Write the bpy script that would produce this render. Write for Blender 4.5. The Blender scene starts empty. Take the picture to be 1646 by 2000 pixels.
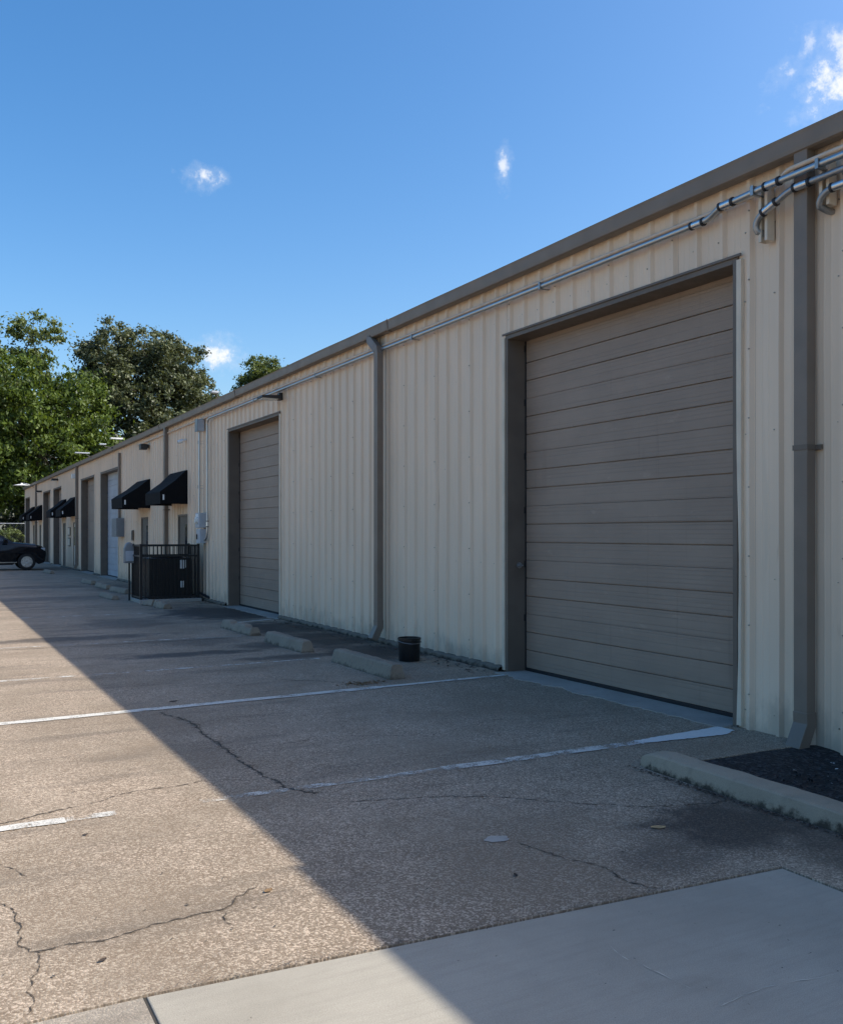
import bpy, math, random
import numpy as np
from mathutils import Vector, noise, Matrix

sc = bpy.context.scene
R = math.radians
random.seed(7)

# ------------------------------------------------------------------ camera
cam_d = bpy.data.cameras.new("camera")
cam_o = bpy.data.objects.new("camera", cam_d)
sc.collection.objects.link(cam_o)
cam_o.location = (0, 0, 1.65)
cam_o.rotation_euler = (R(90), 0, -math.atan(973 / 1800))
cam_d.lens = 32.4
cam_d.sensor_width = 36
cam_d.shift_y = 0.021
cam_d.clip_start = 0.05
cam_d.clip_end = 4000
sc.camera = cam_o

# ------------------------------------------------------------------ sky, sun, exposure
SUN_AZ = 120.0            # clockwise from +Y, the sun stands over the roof on the +X side
SUN_EL = 43.8
w = bpy.data.worlds.new("World")
sc.world = w
w.use_nodes = True
wn = w.node_tree
wn.nodes.clear()


def nd(nt, typ, **kw):
    n = nt.nodes.new(typ)
    for k, v in kw.items():
        if k in n.inputs:
            s = n.inputs[k]
            if hasattr(v, "is_linked") or isinstance(v, bpy.types.NodeSocket):
                nt.links.new(v, s)
            else:
                s.default_value = v
        else:
            setattr(n, k, v)
    return n


def link(nt, a, b):
    nt.links.new(a, b)


def math_n(nt, op, a, b=None, c=None, clamp=False):
    n = nt.nodes.new("ShaderNodeMath")
    n.operation = op
    n.use_clamp = clamp
    for i, v in enumerate((a, b, c)):
        if v is None:
            continue
        if isinstance(v, bpy.types.NodeSocket):
            nt.links.new(v, n.inputs[i])
        else:
            n.inputs[i].default_value = v
    return n.outputs[0]


def vmath(nt, op, a, b=None):
    n = nt.nodes.new("ShaderNodeVectorMath")
    n.operation = op
    for i, v in enumerate((a, b)):
        if v is None:
            continue
        if isinstance(v, bpy.types.NodeSocket):
            nt.links.new(v, n.inputs[i])
        else:
            n.inputs[i].default_value = v
    return n


def smooth(nt, v, lo, hi, out0=0.0, out1=1.0):
    n = nt.nodes.new("ShaderNodeMapRange")
    n.interpolation_type = "SMOOTHSTEP"
    nt.links.new(v, n.inputs[0])
    n.inputs[1].default_value = lo
    n.inputs[2].default_value = hi
    n.inputs[3].default_value = out0
    n.inputs[4].default_value = out1
    return n.outputs[0]


def mix(nt, fac, a, b, blend="MIX"):
    n = nt.nodes.new("ShaderNodeMix")
    n.data_type = "RGBA"
    n.blend_type = blend
    if isinstance(fac, bpy.types.NodeSocket):
        nt.links.new(fac, n.inputs[0])
    else:
        n.inputs[0].default_value = fac
    for i, v in ((6, a), (7, b)):
        if isinstance(v, bpy.types.NodeSocket):
            nt.links.new(v, n.inputs[i])
        else:
            n.inputs[i].default_value = (*v, 1) if len(v) == 3 else v
    return n.outputs[2]


sky = nd(wn, "ShaderNodeTexSky")
sky.sky_type = "NISHITA"
sky.sun_disc = False
sky.sun_elevation = R(SUN_EL)
sky.sun_rotation = R(SUN_AZ)
sky.altitude = 0
sky.air_density = 1.0
sky.dust_density = 2.2
sky.ozone_density = 1.8
hs = nd(wn, "ShaderNodeHueSaturation", Saturation=1.38, Value=1.0)
link(wn, sky.outputs[0], hs.inputs["Color"])
# small fair-weather clouds at fixed directions in the sky
tc = nd(wn, "ShaderNodeTexCoord")
dirv = tc.outputs["Generated"]
nz = nd(wn, "ShaderNodeTexNoise", Scale=62.0, Detail=9.0, Roughness=0.66)
link(wn, dirv, nz.inputs["Vector"])
nz2 = nd(wn, "ShaderNodeTexNoise", Scale=20.0, Detail=3.0, Roughness=0.5)
link(wn, dirv, nz2.inputs["Vector"])
cl = None
CLOUDS = [((.2434, .9036, .3526), .015, .0095, 1.0, .95), ((.5124, .7749, .3701), .0055, .013, 1.0, .8),
          ((.2690, .944, .1850), .018, .014, 1.0, 1.1), ((.7300, .550, .4080), .034, .026, 1.0, 1.0),
          ((.6974, .58, .4209), .016, .009, 1.0, .6), ((.7004, .562, .4399), .006, .011, 1.0, .5),
          ((.7230, .540, .4365), .026, .013, 1.0, .8)]
for c, ru, rv, k, amp in CLOUDS:
    c = Vector(c).normalized()
    u = Vector((c.y, -c.x, 0)).normalized()
    v = u.cross(c) * -1
    du = math_n(wn, "DIVIDE", vmath(wn, "DOT_PRODUCT", dirv, u).outputs["Value"], ru)
    dv = math_n(wn, "DIVIDE", math_n(wn, "ADD", vmath(wn, "DOT_PRODUCT", dirv, v).outputs["Value"], 0.0), rv)
    r2 = math_n(wn, "SQRT", math_n(wn, "ADD", math_n(wn, "MULTIPLY", du, du), math_n(wn, "MULTIPLY", dv, dv)))
    fr = math_n(wn, "GREATER_THAN", vmath(wn, "DOT_PRODUCT", dirv, c).outputs["Value"], 0.5)
    d = math_n(wn, "ADD", r2, math_n(wn, "MULTIPLY", math_n(wn, "SUBTRACT", nz.outputs["Fac"], 0.5), 4.2))
    d = math_n(wn, "ADD", d, math_n(wn, "MULTIPLY", math_n(wn, "SUBTRACT", nz2.outputs["Fac"], 0.5), 2.2))
    m = math_n(wn, "MULTIPLY", math_n(wn, "MAXIMUM", smooth(wn, d, 1.15, -0.25), smooth(wn, d, 1.9, .5, 0, .16)), fr)
    m = math_n(wn, "MULTIPLY", m, amp)
    cl = m if cl is None else math_n(wn, "MAXIMUM", cl, m)
skyc = mix(wn, cl, hs.outputs[0], (4.45, 4.6, 4.85))
bg = nd(wn, "ShaderNodeBackground", Strength=0.084)
link(wn, skyc, bg.inputs["Color"])
wo = nd(wn, "ShaderNodeOutputWorld")
link(wn, bg.outputs[0], wo.inputs["Surface"])

sun_d = bpy.data.lights.new("sun", "SUN")
sun_d.energy = 2.3
sun_d.angle = R(0.5)
sun_d.color = (1.0, 0.95, 0.86)
sun_o = bpy.data.objects.new("sun", sun_d)
sc.collection.objects.link(sun_o)
a, e = R(SUN_AZ), R(SUN_EL)
sdir = Vector((math.sin(a) * math.cos(e), math.cos(a) * math.cos(e), math.sin(e)))
sun_o.rotation_euler = sdir.to_track_quat("Z", "Y").to_euler()
sun_o.location = sdir * 60

sc.view_settings.view_transform = "Standard"
sc.view_settings.look = "None"
sc.view_settings.gamma = 1
sc.view_settings.use_curve_mapping = False
sc.view_settings.exposure = 1.40
sc.render.engine = "CYCLES"
sc.cycles.max_bounces = 6
sc.cycles.diffuse_bounces = 4
sc.cycles.transparent_max_bounces = 8

# ------------------------------------------------------------------ helpers
COL = sc.collection


class MB:
    """collects shapes, links them as ONE mesh object"""

    def __init__(s):
        s.v, s.f, s.m = [], [], []

    def add(s, vs, fs, mi=0):
        o = len(s.v)
        s.v += [tuple(p) for p in vs]
        s.f += [tuple(i + o for i in f) for f in fs]
        s.m += [mi] * len(fs)
        return s

    def box(s, x0, x1, y0, y1, z0, z1, mi=0):
        vs = [(x, y, z) for z in (z0, z1) for y in (y0, y1) for x in (x0, x1)]
        return s.add(vs, [(0, 2, 3, 1), (4, 5, 7, 6), (0, 1, 5, 4), (2, 6, 7, 3), (0, 4, 6, 2), (1, 3, 7, 5)], mi)

    def prism(s, poly, a, b, axis=1, mi=0, cap=True):
        """poly: 2D points in the two other axes; extruded from a to b along axis"""
        n = len(poly)

        def p3(p, t):
            return {0: (t, p[0], p[1]), 1: (p[0], t, p[1]), 2: (p[0], p[1], t)}[axis]
        vs = [p3(p, a) for p in poly] + [p3(p, b) for p in poly]
        fs = [(i, (i + 1) % n, n + (i + 1) % n, n + i) for i in range(n)]
        if cap:
            fs += [tuple(range(n))[::-1], tuple(range(n, 2 * n))]
        return s.add(vs, fs, mi)

    def tube(s, pts, r, seg=10, mi=0, cap=True):
        pts = [Vector(p) for p in pts]
        rs = r if isinstance(r, (list, tuple)) else [r] * len(pts)
        vs, fs = [], []
        t0 = (pts[1] - pts[0]).normalized()
        ref = Vector((0, 0, 1)) if abs(t0.z) < .9 else Vector((1, 0, 0))
        nrm = t0.cross(ref).normalized()
        for i, p in enumerate(pts):
            t = ((pts[min(i + 1, len(pts) - 1)] - pts[max(i - 1, 0)])).normalized()
            nrm = (nrm - t * nrm.dot(t)).normalized()
            b = t.cross(nrm)
            for k in range(seg):
                an = 2 * math.pi * k / seg
                vs.append(p + (nrm * math.cos(an) + b * math.sin(an)) * rs[i])
        for i in range(len(pts) - 1):
            for k in range(seg):
                k2 = (k + 1) % seg
                fs.append((i * seg + k, i * seg + k2, (i + 1) * seg + k2, (i + 1) * seg + k))
        if cap:
            fs += [tuple(range(seg))[::-1], tuple(range((len(pts) - 1) * seg, len(pts) * seg))]
        return s.add(vs, fs, mi)

    def lathe(s, prof, seg=24, c=(0, 0, 0), mi=0, cap=True):
        vs, fs = [], []
        for r, z in prof:
            for k in range(seg):
                an = 2 * math.pi * k / seg
                vs.append((c[0] + r * math.cos(an), c[1] + r * math.sin(an), c[2] + z))
        for i in range(len(prof) - 1):
            for k in range(seg):
                k2 = (k + 1) % seg
                fs.append((i * seg + k, i * seg + k2, (i + 1) * seg + k2, (i + 1) * seg + k))
        if cap:
            fs += [tuple(range(seg))[::-1], tuple(range((len(prof) - 1) * seg, len(prof) * seg))]
        return s.add(vs, fs, mi)

    def build(s, name, mats, parent=None, smooth=False, bevel=0.0, loc=None, sharp=40):
        me = bpy.data.meshes.new(name)
        me.from_pydata(s.v, [], s.f)
        mats = mats if isinstance(mats, (list, tuple)) else [mats]
        for m in mats:
            me.materials.append(m)
        if len(mats) > 1:
            me.polygons.foreach_set("material_index", s.m)
        if smooth:
            me.polygons.foreach_set("use_smooth", [True] * len(me.polygons))
            me.set_sharp_from_angle(angle=R(sharp))
        me.update()
        o = bpy.data.objects.new(name, me)
        COL.objects.link(o)
        if parent:
            o.parent = parent
        if loc:
            o.location = loc
        if bevel:
            b = o.modifiers.new("bevel", "BEVEL")
            b.width = bevel
            b.segments = 2
            b.limit_method = "ANGLE"
        return o


def tag(o, label=None, cat=None, group=None, kind=None):
    if label:
        o["label"] = label
    if cat:
        o["category"] = cat
    if group:
        o["group"] = group
    if kind:
        o["kind"] = kind
    return o


def empty(name, loc=(0, 0, 0), rz=0, label=None, cat=None, group=None):
    o = bpy.data.objects.new(name, None)
    COL.objects.link(o)
    o.location = loc
    o.rotation_euler = (0, 0, rz)
    o.empty_display_size = 0.2
    return tag(o, label, cat, group)


def copy_tree(o, parent=None):
    c = o.copy()
    COL.objects.link(c)
    c.parent = parent
    for ch in list(o.children):
        copy_tree(ch, c)
    return c


# ------------------------------------------------------------------ materials
def new_mat(name):
    m = bpy.data.materials.new(name)
    m.use_nodes = True
    nt = m.node_tree
    nt.nodes.clear()
    out = nd(nt, "ShaderNodeOutputMaterial")
    b = nd(nt, "ShaderNodeBsdfPrincipled")
    link(nt, b.outputs[0], out.inputs["Surface"])
    return m, nt, b


def objco(nt):
    return nd(nt, "ShaderNodeTexCoord").outputs["Object"]


def noise_n(nt, co, scale, detail=4, rough=0.55, sx=1, sy=1, sz=1):
    mp = nd(nt, "ShaderNodeMapping")
    link(nt, co, mp.inputs[0])
    mp.inputs["Scale"].default_value = (sx, sy, sz)
    n = nd(nt, "ShaderNodeTexNoise", Scale=scale, Detail=detail, Roughness=rough)
    link(nt, mp.outputs[0], n.inputs["Vector"])
    return n.outputs["Fac"]


def bump(nt, b, h, strength=.3, dist=.01):
    bp = nd(nt, "ShaderNodeBump", Strength=strength, Distance=dist)
    link(nt, h, bp.inputs["Height"])
    link(nt, bp.outputs[0], b.inputs["Normal"])


def simple(name, col, rough=.5, metal=0, var=.12, scale=6, bmp=0.0, spec=.5, bscale=60):
    m, nt, b = new_mat(name)
    co = objco(nt)
    n = noise_n(nt, co, scale, 5, .6)
    dark = tuple(c * (1 - var) for c in col)
    lite = tuple(min(1, c * (1 + var)) for c in col)
    c = mix(nt, smooth(nt, n, .3, .7), dark, lite)
    link(nt, c, b.inputs["Base Color"])
    n2 = noise_n(nt, co, scale * 4, 3)
    link(nt, smooth(nt, n2, .2, .8, max(.02, rough - .08), min(1, rough + .1)), b.inputs["Roughness"])
    b.inputs["Metallic"].default_value = metal
    b.inputs["Specular IOR Level"].default_value = spec
    if bmp:
        bump(nt, b, noise_n(nt, co, bscale, 4), bmp, .004)
    return m


def siding_mat():
    m, nt, b = new_mat("painted_siding")
    geo = nd(nt, "ShaderNodeNewGeometry").outputs["Position"]
    base = (.80, .62, .455)
    n = noise_n(nt, geo, 1.2, 4, .55, 1, 1, .35)
    c = mix(nt, smooth(nt, n, .3, .7), tuple(x * .94 for x in base), tuple(x * 1.05 for x in base))
    st = noise_n(nt, geo, 9, 5, .6, 1, 1, .035)          # vertical run-off streaks
    c = mix(nt, math_n(nt, "MULTIPLY", smooth(nt, st, .56, .76), .30), c, (.52, .43, .32))
    sep = nd(nt, "ShaderNodeSeparateXYZ")
    link(nt, geo, sep.inputs[0])
    z = sep.outputs["Z"]
    # splashed dirt at the foot of the sheets
    dn = noise_n(nt, geo, 5, 6, .65, 1, 1, .5)
    sp = math_n(nt, "SUBTRACT", math_n(nt, "MULTIPLY", dn, 1.0), math_n(nt, "MULTIPLY", z, .9))
    c = mix(nt, math_n(nt, "MULTIPLY", smooth(nt, sp, .15, .55), .55), c, (.32, .27, .21))
    rw = noise_n(nt, geo, 16, 3, .6, 1, 1, .10)
    c = mix(nt, math_n(nt, "MULTIPLY", smooth(nt, rw, .68, .80), .35), c, (.40, .24, .13))
    # chips of rust and bare scuffs
    ch = noise_n(nt, geo, 26, 4, .7, 1, 1, .6)
    c = mix(nt, smooth(nt, ch, .745, .77), c, (.20, .13, .08))
    oi = nd(nt, "ShaderNodeObjectInfo").outputs["Random"]
    c = mix(nt, math_n(nt, "MULTIPLY", oi, .10), c, (.72, .57, .42))
    link(nt, c, b.inputs["Base Color"])
    link(nt, smooth(nt, n, .2, .8, .42, .58), b.inputs["Roughness"])
    b.inputs["Specular IOR Level"].default_value = .35
    bump(nt, b, noise_n(nt, geo, 3.0, 3, .5, 1, 1, .3), .12, .02)
    return m


def door_mat(name, col):
    m, nt, b = new_mat(name)
    geo = nd(nt, "ShaderNodeNewGeometry").outputs["Position"]
    n = noise_n(nt, geo, 2.0, 5, .6, 1, .5, 1)
    c = mix(nt, smooth(nt, n, .3, .7), tuple(x * .92 for x in col), tuple(x * 1.07 for x in col))
    g = noise_n(nt, geo, 14, 5, .65, 1, .06, 6)           # embossed grain running along the door
    c = mix(nt, math_n(nt, "MULTIPLY", smooth(nt, g, .45, .75), .22), c, tuple(x * .62 for x in col))
    d = noise_n(nt, geo, 4, 6, .65, 1, 1, .25)
    sc_ = noise_n(nt, geo, 7, 6, .75, 1, .35, 1)
    c = mix(nt, math_n(nt, "MULTIPLY", smooth(nt, sc_, .60, .68), .28), c, tuple(min(1, x * 1.5) for x in col))
    rn = noise_n(nt, geo, 11, 4, .6, 1, 1, .05)
    c = mix(nt, math_n(nt, "MULTIPLY", smooth(nt, rn, .58, .74), .30), c, tuple(x * .55 for x in col))
    c = mix(nt, math_n(nt, "MULTIPLY", smooth(nt, d, .55, .8), .25), c, (.22, .20, .18))
    link(nt, c, b.inputs["Base Color"])
    b.inputs["Roughness"].default_value = .55
    b.inputs["Specular IOR Level"].default_value = .35
    sz_ = nd(nt, "ShaderNodeSeparateXYZ")
    link(nt, geo, sz_.inputs[0])
    wv_ = math_n(nt, "SINE", math_n(nt, "MULTIPLY", sz_.outputs[2], 2 * math.pi / .0430))
    fl_ = noise_n(nt, geo, 5, 3, .5, 1, .08, 3)
    rb_ = math_n(nt, "MULTIPLY", smooth(nt, wv_, .55, .98), smooth(nt, fl_, .35, .65))
    c2_ = mix(nt, math_n(nt, "MULTIPLY", rb_, .30), c, tuple(x * .6 for x in col))
    link(nt, c2_, b.inputs["Base Color"])
    bump(nt, b, math_n(nt, "ADD", g, math_n(nt, "MULTIPLY", rb_, -.8)), .3, .006)
    return m


STAINS = [(5.5, 11.6, .85, 1.1, .95), (5.5, 13.4, .9, 1.4, 1.0), (5.5, 15.4, .9, 1.4, .95), (5.5, 18.9, 1.5, 2.2, .95), (4.6, 13.0, .7, .5, .7), (4.4, 11.7, .9, .25, .75),
          (4.05, 3.75, .62, .52, .85), (4.35, 3.25, .5, .55, .7), (3.45, 3.55, .5, .28, .45), (4.45, 4.0, .35, .6, .7),
          (3.2, 12.6, 1.1, .30, .8), (2.1, 15.3, 1.6, .4, .65), (3.7, 14.0, .9, .6, .4), (3.3, 17.5, 1.0, 1.1, .45),
          (2.9, 25.0, 2.4, .9, .4), (3.2, 30.5, 2.6, 1.0, .4), (5.2, 28.5, .9, 4.5, .5), (4.3, 11.6, .5, .3, .5),
          (5.2, 46, 1.2, 3.0, .5)]


def lot_mat(name="exposed_aggregate_concrete", grey=0.0):
    m, nt, b = new_mat(name)
    co = objco(nt)
    big = noise_n(nt, co, .45, 5, .6)
    mid = noise_n(nt, co, 2.3, 5, .62)
    base = mix(nt, smooth(nt, big, .3, .7), (.272, .214, .154), (.405, .33, .25))
    base = mix(nt, math_n(nt, "MULTIPLY", smooth(nt, mid, .42, .66), .65), base, (.265, .203, .143))
    # stones and shell chips of the exposed aggregate
    wob = noise_n(nt, co, 30, 2)
    cov = vmath(nt, "ADD", co, None)
    comb = nd(nt, "ShaderNodeCombineXYZ")
    link(nt, math_n(nt, "MULTIPLY", wob, .02), comb.inputs[0])
    link(nt, math_n(nt, "MULTIPLY", wob, -.014), comb.inputs[1])
    link(nt, comb.outputs[0], cov.inputs[1])
    vo = nd(nt, "ShaderNodeTexVoronoi", Scale=104.0, Randomness=1.0)
    vo.voronoi_dimensions = "2D"
    link(nt, cov.outputs[0], vo.inputs["Vector"])
    sepc = nd(nt, "ShaderNodeSeparateColor")
    link(nt, vo.outputs["Color"], sepc.inputs[0])
    expo = smooth(nt, noise_n(nt, co, .9, 4, .6), .28, .62, .35, 1.0)      # how worn the fines are
    lite = math_n(nt, "MULTIPLY", smooth(nt, sepc.outputs[0], .72, .80), expo)
    v2 = nd(nt, "ShaderNodeTexVoronoi", Scale=185.0, Randomness=1.0)
    v2.voronoi_dimensions = "2D"
    link(nt, cov.outputs[0], v2.inputs["Vector"])
    s2 = nd(nt, "ShaderNodeSeparateColor")
    link(nt, v2.outputs["Color"], s2.inputs[0])
    lite = math_n(nt, "MAXIMUM", lite, math_n(nt, "MULTIPLY", math_n(nt, "MULTIPLY", smooth(nt, s2.outputs[0], .74, .84), expo), .9))
    base = mix(nt, math_n(nt, "MULTIPLY", smooth(nt, s2.outputs[1], .5, 1.0), .45), base, (.27, .2, .14))
    c = mix(nt, math_n(nt, "MULTIPLY", lite, .68), base, (.74, .64, .50))
    dk = math_n(nt, "MULTIPLY", smooth(nt, sepc.outputs[1], .72, .82), expo)
    c = mix(nt, math_n(nt, "MULTIPLY", dk, .7), c, (.20, .15, .105))
    edge = smooth(nt, vo.outputs["Distance"], .45, .75)
    c = mix(nt, math_n(nt, "MULTIPLY", edge, .3), c, (.22, .17, .125))
    # fine sand
    fine = noise_n(nt, co, 210, 2, .7)
    c = mix(nt, .35, c, mix(nt, smooth(nt, fine, .3, .7), (.12, .1, .08), (.42, .36, .29)), "OVERLAY")
    # oil and damp stains with their own outlines
    sep = nd(nt, "ShaderNodeSeparateXYZ")
    link(nt, co, sep.inputs[0])
    nn = noise_n(nt, co, 2.6, 5, .62)
    st = None
    for x, y, rx, ry, s in STAINS:
        dx = math_n(nt, "DIVIDE", math_n(nt, "SUBTRACT", sep.outputs[0], x), rx)
        dy = math_n(nt, "DIVIDE", math_n(nt, "SUBTRACT", sep.outputs[1], y), ry)
        d = math_n(nt, "SQRT", math_n(nt, "ADD", math_n(nt, "MULTIPLY", dx, dx), math_n(nt, "MULTIPLY", dy, dy)))
        d = math_n(nt, "ADD", d, math_n(nt, "MULTIPLY", math_n(nt, "SUBTRACT", nn, .5), 1.6))
        k = math_n(nt, "MULTIPLY", smooth(nt, d, 1.15, .45), s)
        st = k if st is None else math_n(nt, "MAXIMUM", st, k)
    c = mix(nt, math_n(nt, "MULTIPLY", st, .95), c, (.022, .021, .020))
    if grey:
        c = mix(nt, grey, c, (.33, .30, .25))
    # drip trails across the bays
    tr = noise_n(nt, co, 1.4, 5, .65, .25, 1.4, 1)
    c = mix(nt, math_n(nt, "MULTIPLY", smooth(nt, tr, .50, .72), .55), c, (.13, .105, .08))
    link(nt, c, b.inputs["Base Color"])
    link(nt, math_n(nt, "SUBTRACT", .9, math_n(nt, "MULTIPLY", st, .3)), b.inputs["Roughness"])
    b.inputs["Specular IOR Level"].default_value = .3
    hgt = math_n(nt, "ADD", math_n(nt, "SUBTRACT", 1.0, vo.outputs["Distance"]), math_n(nt, "MULTIPLY", fine, .5))
    bump(nt, b, hgt, .55, .004)
    return m


def concrete_mat(name, col, speck=.3, scale=3.0, moss=0.0, bmp=.3):
    m, nt, b = new_mat(name)
    co = nd(nt, "ShaderNodeNewGeometry").outputs["Position"]
    n = noise_n(nt, co, scale * .4, 6, .6)
    c = mix(nt, smooth(nt, n, .3, .7), tuple(x * .86 for x in col), tuple(x * 1.1 for x in col))
    n2 = noise_n(nt, co, scale * 3, 6, .65)
    c = mix(nt, math_n(nt, "MULTIPLY", smooth(nt, n2, .5, .75), speck), c, tuple(x * .6 for x in col))
    f = noise_n(nt, co, 240, 2, .7)
    c = mix(nt, .28, c, mix(nt, smooth(nt, f, .3, .7), (.25, .25, .25), (.75, .75, .75)), "OVERLAY")
    if moss:
        n3 = noise_n(nt, co, 7, 6, .7)
        sep = nd(nt, "ShaderNodeSeparateXYZ")
        link(nt, co, sep.inputs[0])
        k = math_n(nt, "ADD", n3, math_n(nt, "MULTIPLY", sep.outputs[2], -4.2))
        c = mix(nt, math_n(nt, "MULTIPLY", smooth(nt, k, .30, .52), moss), c, (.034, .026, .019))
    link(nt, c, b.inputs["Base Color"])
    b.inputs["Roughness"].default_value = .88
    b.inputs["Specular IOR Level"].default_value = .3
    bump(nt, b, math_n(nt, "ADD", f, math_n(nt, "MULTIPLY", n2, .8)), bmp, .004)
    return m


def paint_mat(name, cover, col=(.68, .64, .56), ramp=None):
    """white line paint worn through to the ground beneath"""
    m, nt, b = new_mat(name)
    co = objco(nt)
    n = noise_n(nt, co, 5, 4, .6)
    n2 = noise_n(nt, co, 95, 3, .75)
    k = math_n(nt, "ADD", math_n(nt, "MULTIPLY", n, .55), math_n(nt, "MULTIPLY", n2, .45))
    c = mix(nt, smooth(nt, n2, .3, .75), tuple(x * .82 for x in col), col)
    link(nt, c, b.inputs["Base Color"])
    b.inputs["Roughness"].default_value = .7
    if ramp:                                  # less trodden towards the wall
        sx_ = nd(nt, "ShaderNodeSeparateXYZ")
        link(nt, co, sx_.inputs[0])
        k = math_n(nt, "ADD", k, smooth(nt, sx_.outputs[0], ramp[0], ramp[1], 0, ramp[2]))
    link(nt, smooth(nt, k, 1 - cover - .05, 1 - cover + .07), b.inputs["Alpha"])
    return m


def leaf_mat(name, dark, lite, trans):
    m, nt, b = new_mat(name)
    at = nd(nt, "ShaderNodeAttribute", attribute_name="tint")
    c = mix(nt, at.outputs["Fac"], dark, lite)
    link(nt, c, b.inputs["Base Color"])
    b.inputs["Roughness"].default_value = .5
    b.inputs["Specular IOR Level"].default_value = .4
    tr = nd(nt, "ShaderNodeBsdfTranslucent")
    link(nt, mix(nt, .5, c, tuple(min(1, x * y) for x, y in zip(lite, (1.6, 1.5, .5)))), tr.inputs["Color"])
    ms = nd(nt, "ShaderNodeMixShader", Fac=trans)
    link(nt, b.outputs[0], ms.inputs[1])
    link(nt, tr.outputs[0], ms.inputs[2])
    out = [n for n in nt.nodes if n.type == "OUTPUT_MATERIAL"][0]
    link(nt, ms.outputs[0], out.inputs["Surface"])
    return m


def glass_mat(name, col):
    m, nt, b = new_mat(name)
    co = objco(nt)
    link(nt, mix(nt, noise_n(nt, co, 2, 3), tuple(x * .7 for x in col), col), b.inputs["Base Color"])
    b.inputs["Roughness"].default_value = .06
    b.inputs["Specular IOR Level"].default_value = .6
    return m


def mulch_mat():
    m, nt, b = new_mat("black_cinder_mulch")
    co = objco(nt)
    vo = nd(nt, "ShaderNodeTexVoronoi", Scale=45.0)
    link(nt, co, vo.inputs["Vector"])
    s = nd(nt, "ShaderNodeSeparateColor")
    link(nt, vo.outputs["Color"], s.inputs[0])
    c = mix(nt, smooth(nt, s.outputs[0], .55, 1.0), (.008, .008, .009), (.055, .055, .056))
    link(nt, c, b.inputs["Base Color"])
    b.inputs["Roughness"].default_value = .75
    bump(nt, b, math_n(nt, "ADD", vo.outputs["Distance"], noise_n(nt, co, 20, 4)), .9, .02)
    return m


M = {}
M["siding"] = siding_mat()
BR = (.205, .158, .120)
M["trim"] = simple("brown_trim_paint", BR, .5, 0, .10, 3, .05)
M["trim_dark"] = simple("brown_jamb_paint", tuple(x * .72 for x in BR), .55, 0, .12, 3, .05)
M["beige_trim"] = simple("beige_trim_paint", (.68, .565, .43), .5, 0, .08, 3)
M["door"] = door_mat("brown_sectional_door", (.325, .240, .180))
M["door_white"] = door_mat("grey_white_sectional_door", (.42, .43, .45))
M["rubber"] = simple("black_rubber", (.012, .012, .013), .7)
M["lot"] = lot_mat()
M["lot_grey"] = lot_mat("grey_aggregate_concrete", .55)
M["slab"] = concrete_mat("troweled_concrete", (.44, .37, .275), .18, 1.2, 0, .12)
M["old_slab"] = concrete_mat("pale_spill", (.37, .34, .295), .5, 9)
def slab_mat():
    m, nt, b = new_mat("broomed_slab_concrete")
    co = objco(nt)
    n = noise_n(nt, co, .8, 6, .62)
    c = mix(nt, smooth(nt, n, .3, .7), (.315, .282, .226), (.405, .366, .298))
    br = noise_n(nt, co, 18, 5, .7, .12, 1.6, 1)
    c = mix(nt, math_n(nt, "MULTIPLY", smooth(nt, br, .42, .7), .30), c, (.275, .25, .205))
    ty = noise_n(nt, co, 2.2, 4, .6, .5, 1.3, 1)
    c = mix(nt, math_n(nt, "MULTIPLY", smooth(nt, ty, .55, .75), .45), c, (.24, .21, .165))
    sp = noise_n(nt, co, 34, 3, .7)
    c = mix(nt, math_n(nt, "MULTIPLY", smooth(nt, sp, .68, .74), .5), c, (.16, .14, .11))
    f = noise_n(nt, co, 230, 2, .7)
    c = mix(nt, .3, c, mix(nt, smooth(nt, f, .3, .7), (.25, .25, .25), (.75, .75, .75)), "OVERLAY")
    link(nt, c, b.inputs["Base Color"])
    b.inputs["Roughness"].default_value = .85
    b.inputs["Specular IOR Level"].default_value = .3
    bump(nt, b, math_n(nt, "ADD", f, br), .22, .004)
    return m


M["slab"] = slab_mat()
M["kerb"] = concrete_mat("kerb_concrete", (.36, .285, .205), .45, 3, .9)
M["stop"] = concrete_mat("wheel_stop_concrete", (.29, .235, .175), .5, 6, .6, .5)
M["found"] = concrete_mat("foundation_concrete", (.20, .165, .125), .6, 5, .9, .6)
M["threshold"] = concrete_mat("pale_threshold_concrete", (.36, .325, .28), .4, 4)
M["paint"] = paint_mat("white_line_paint", .575)
M["paint_thin"] = paint_mat("worn_line_paint", .535)
M["paint_faint"] = paint_mat("nearly_gone_line_paint", .49)
M["paint_fresh"] = paint_mat("fresh_line_paint", .48, (.78, .76, .72), (4.75, 5.5, .30))
M["crack"] = simple("crack_dirt", (.06, .047, .035), .95)
M["scuff"] = simple("pale_scuff", (.56, .51, .42), .9)
def dirt_mat():
    m, nt, b = new_mat("crack_edge_dirt")
    co = objco(nt)
    n = noise_n(nt, co, 26, 5, .7)
    b.inputs["Base Color"].default_value = (.085, .066, .048, 1)
    b.inputs["Roughness"].default_value = .95
    link(nt, smooth(nt, n, .40, .72, 0, .62), b.inputs["Alpha"])
    return m


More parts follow.
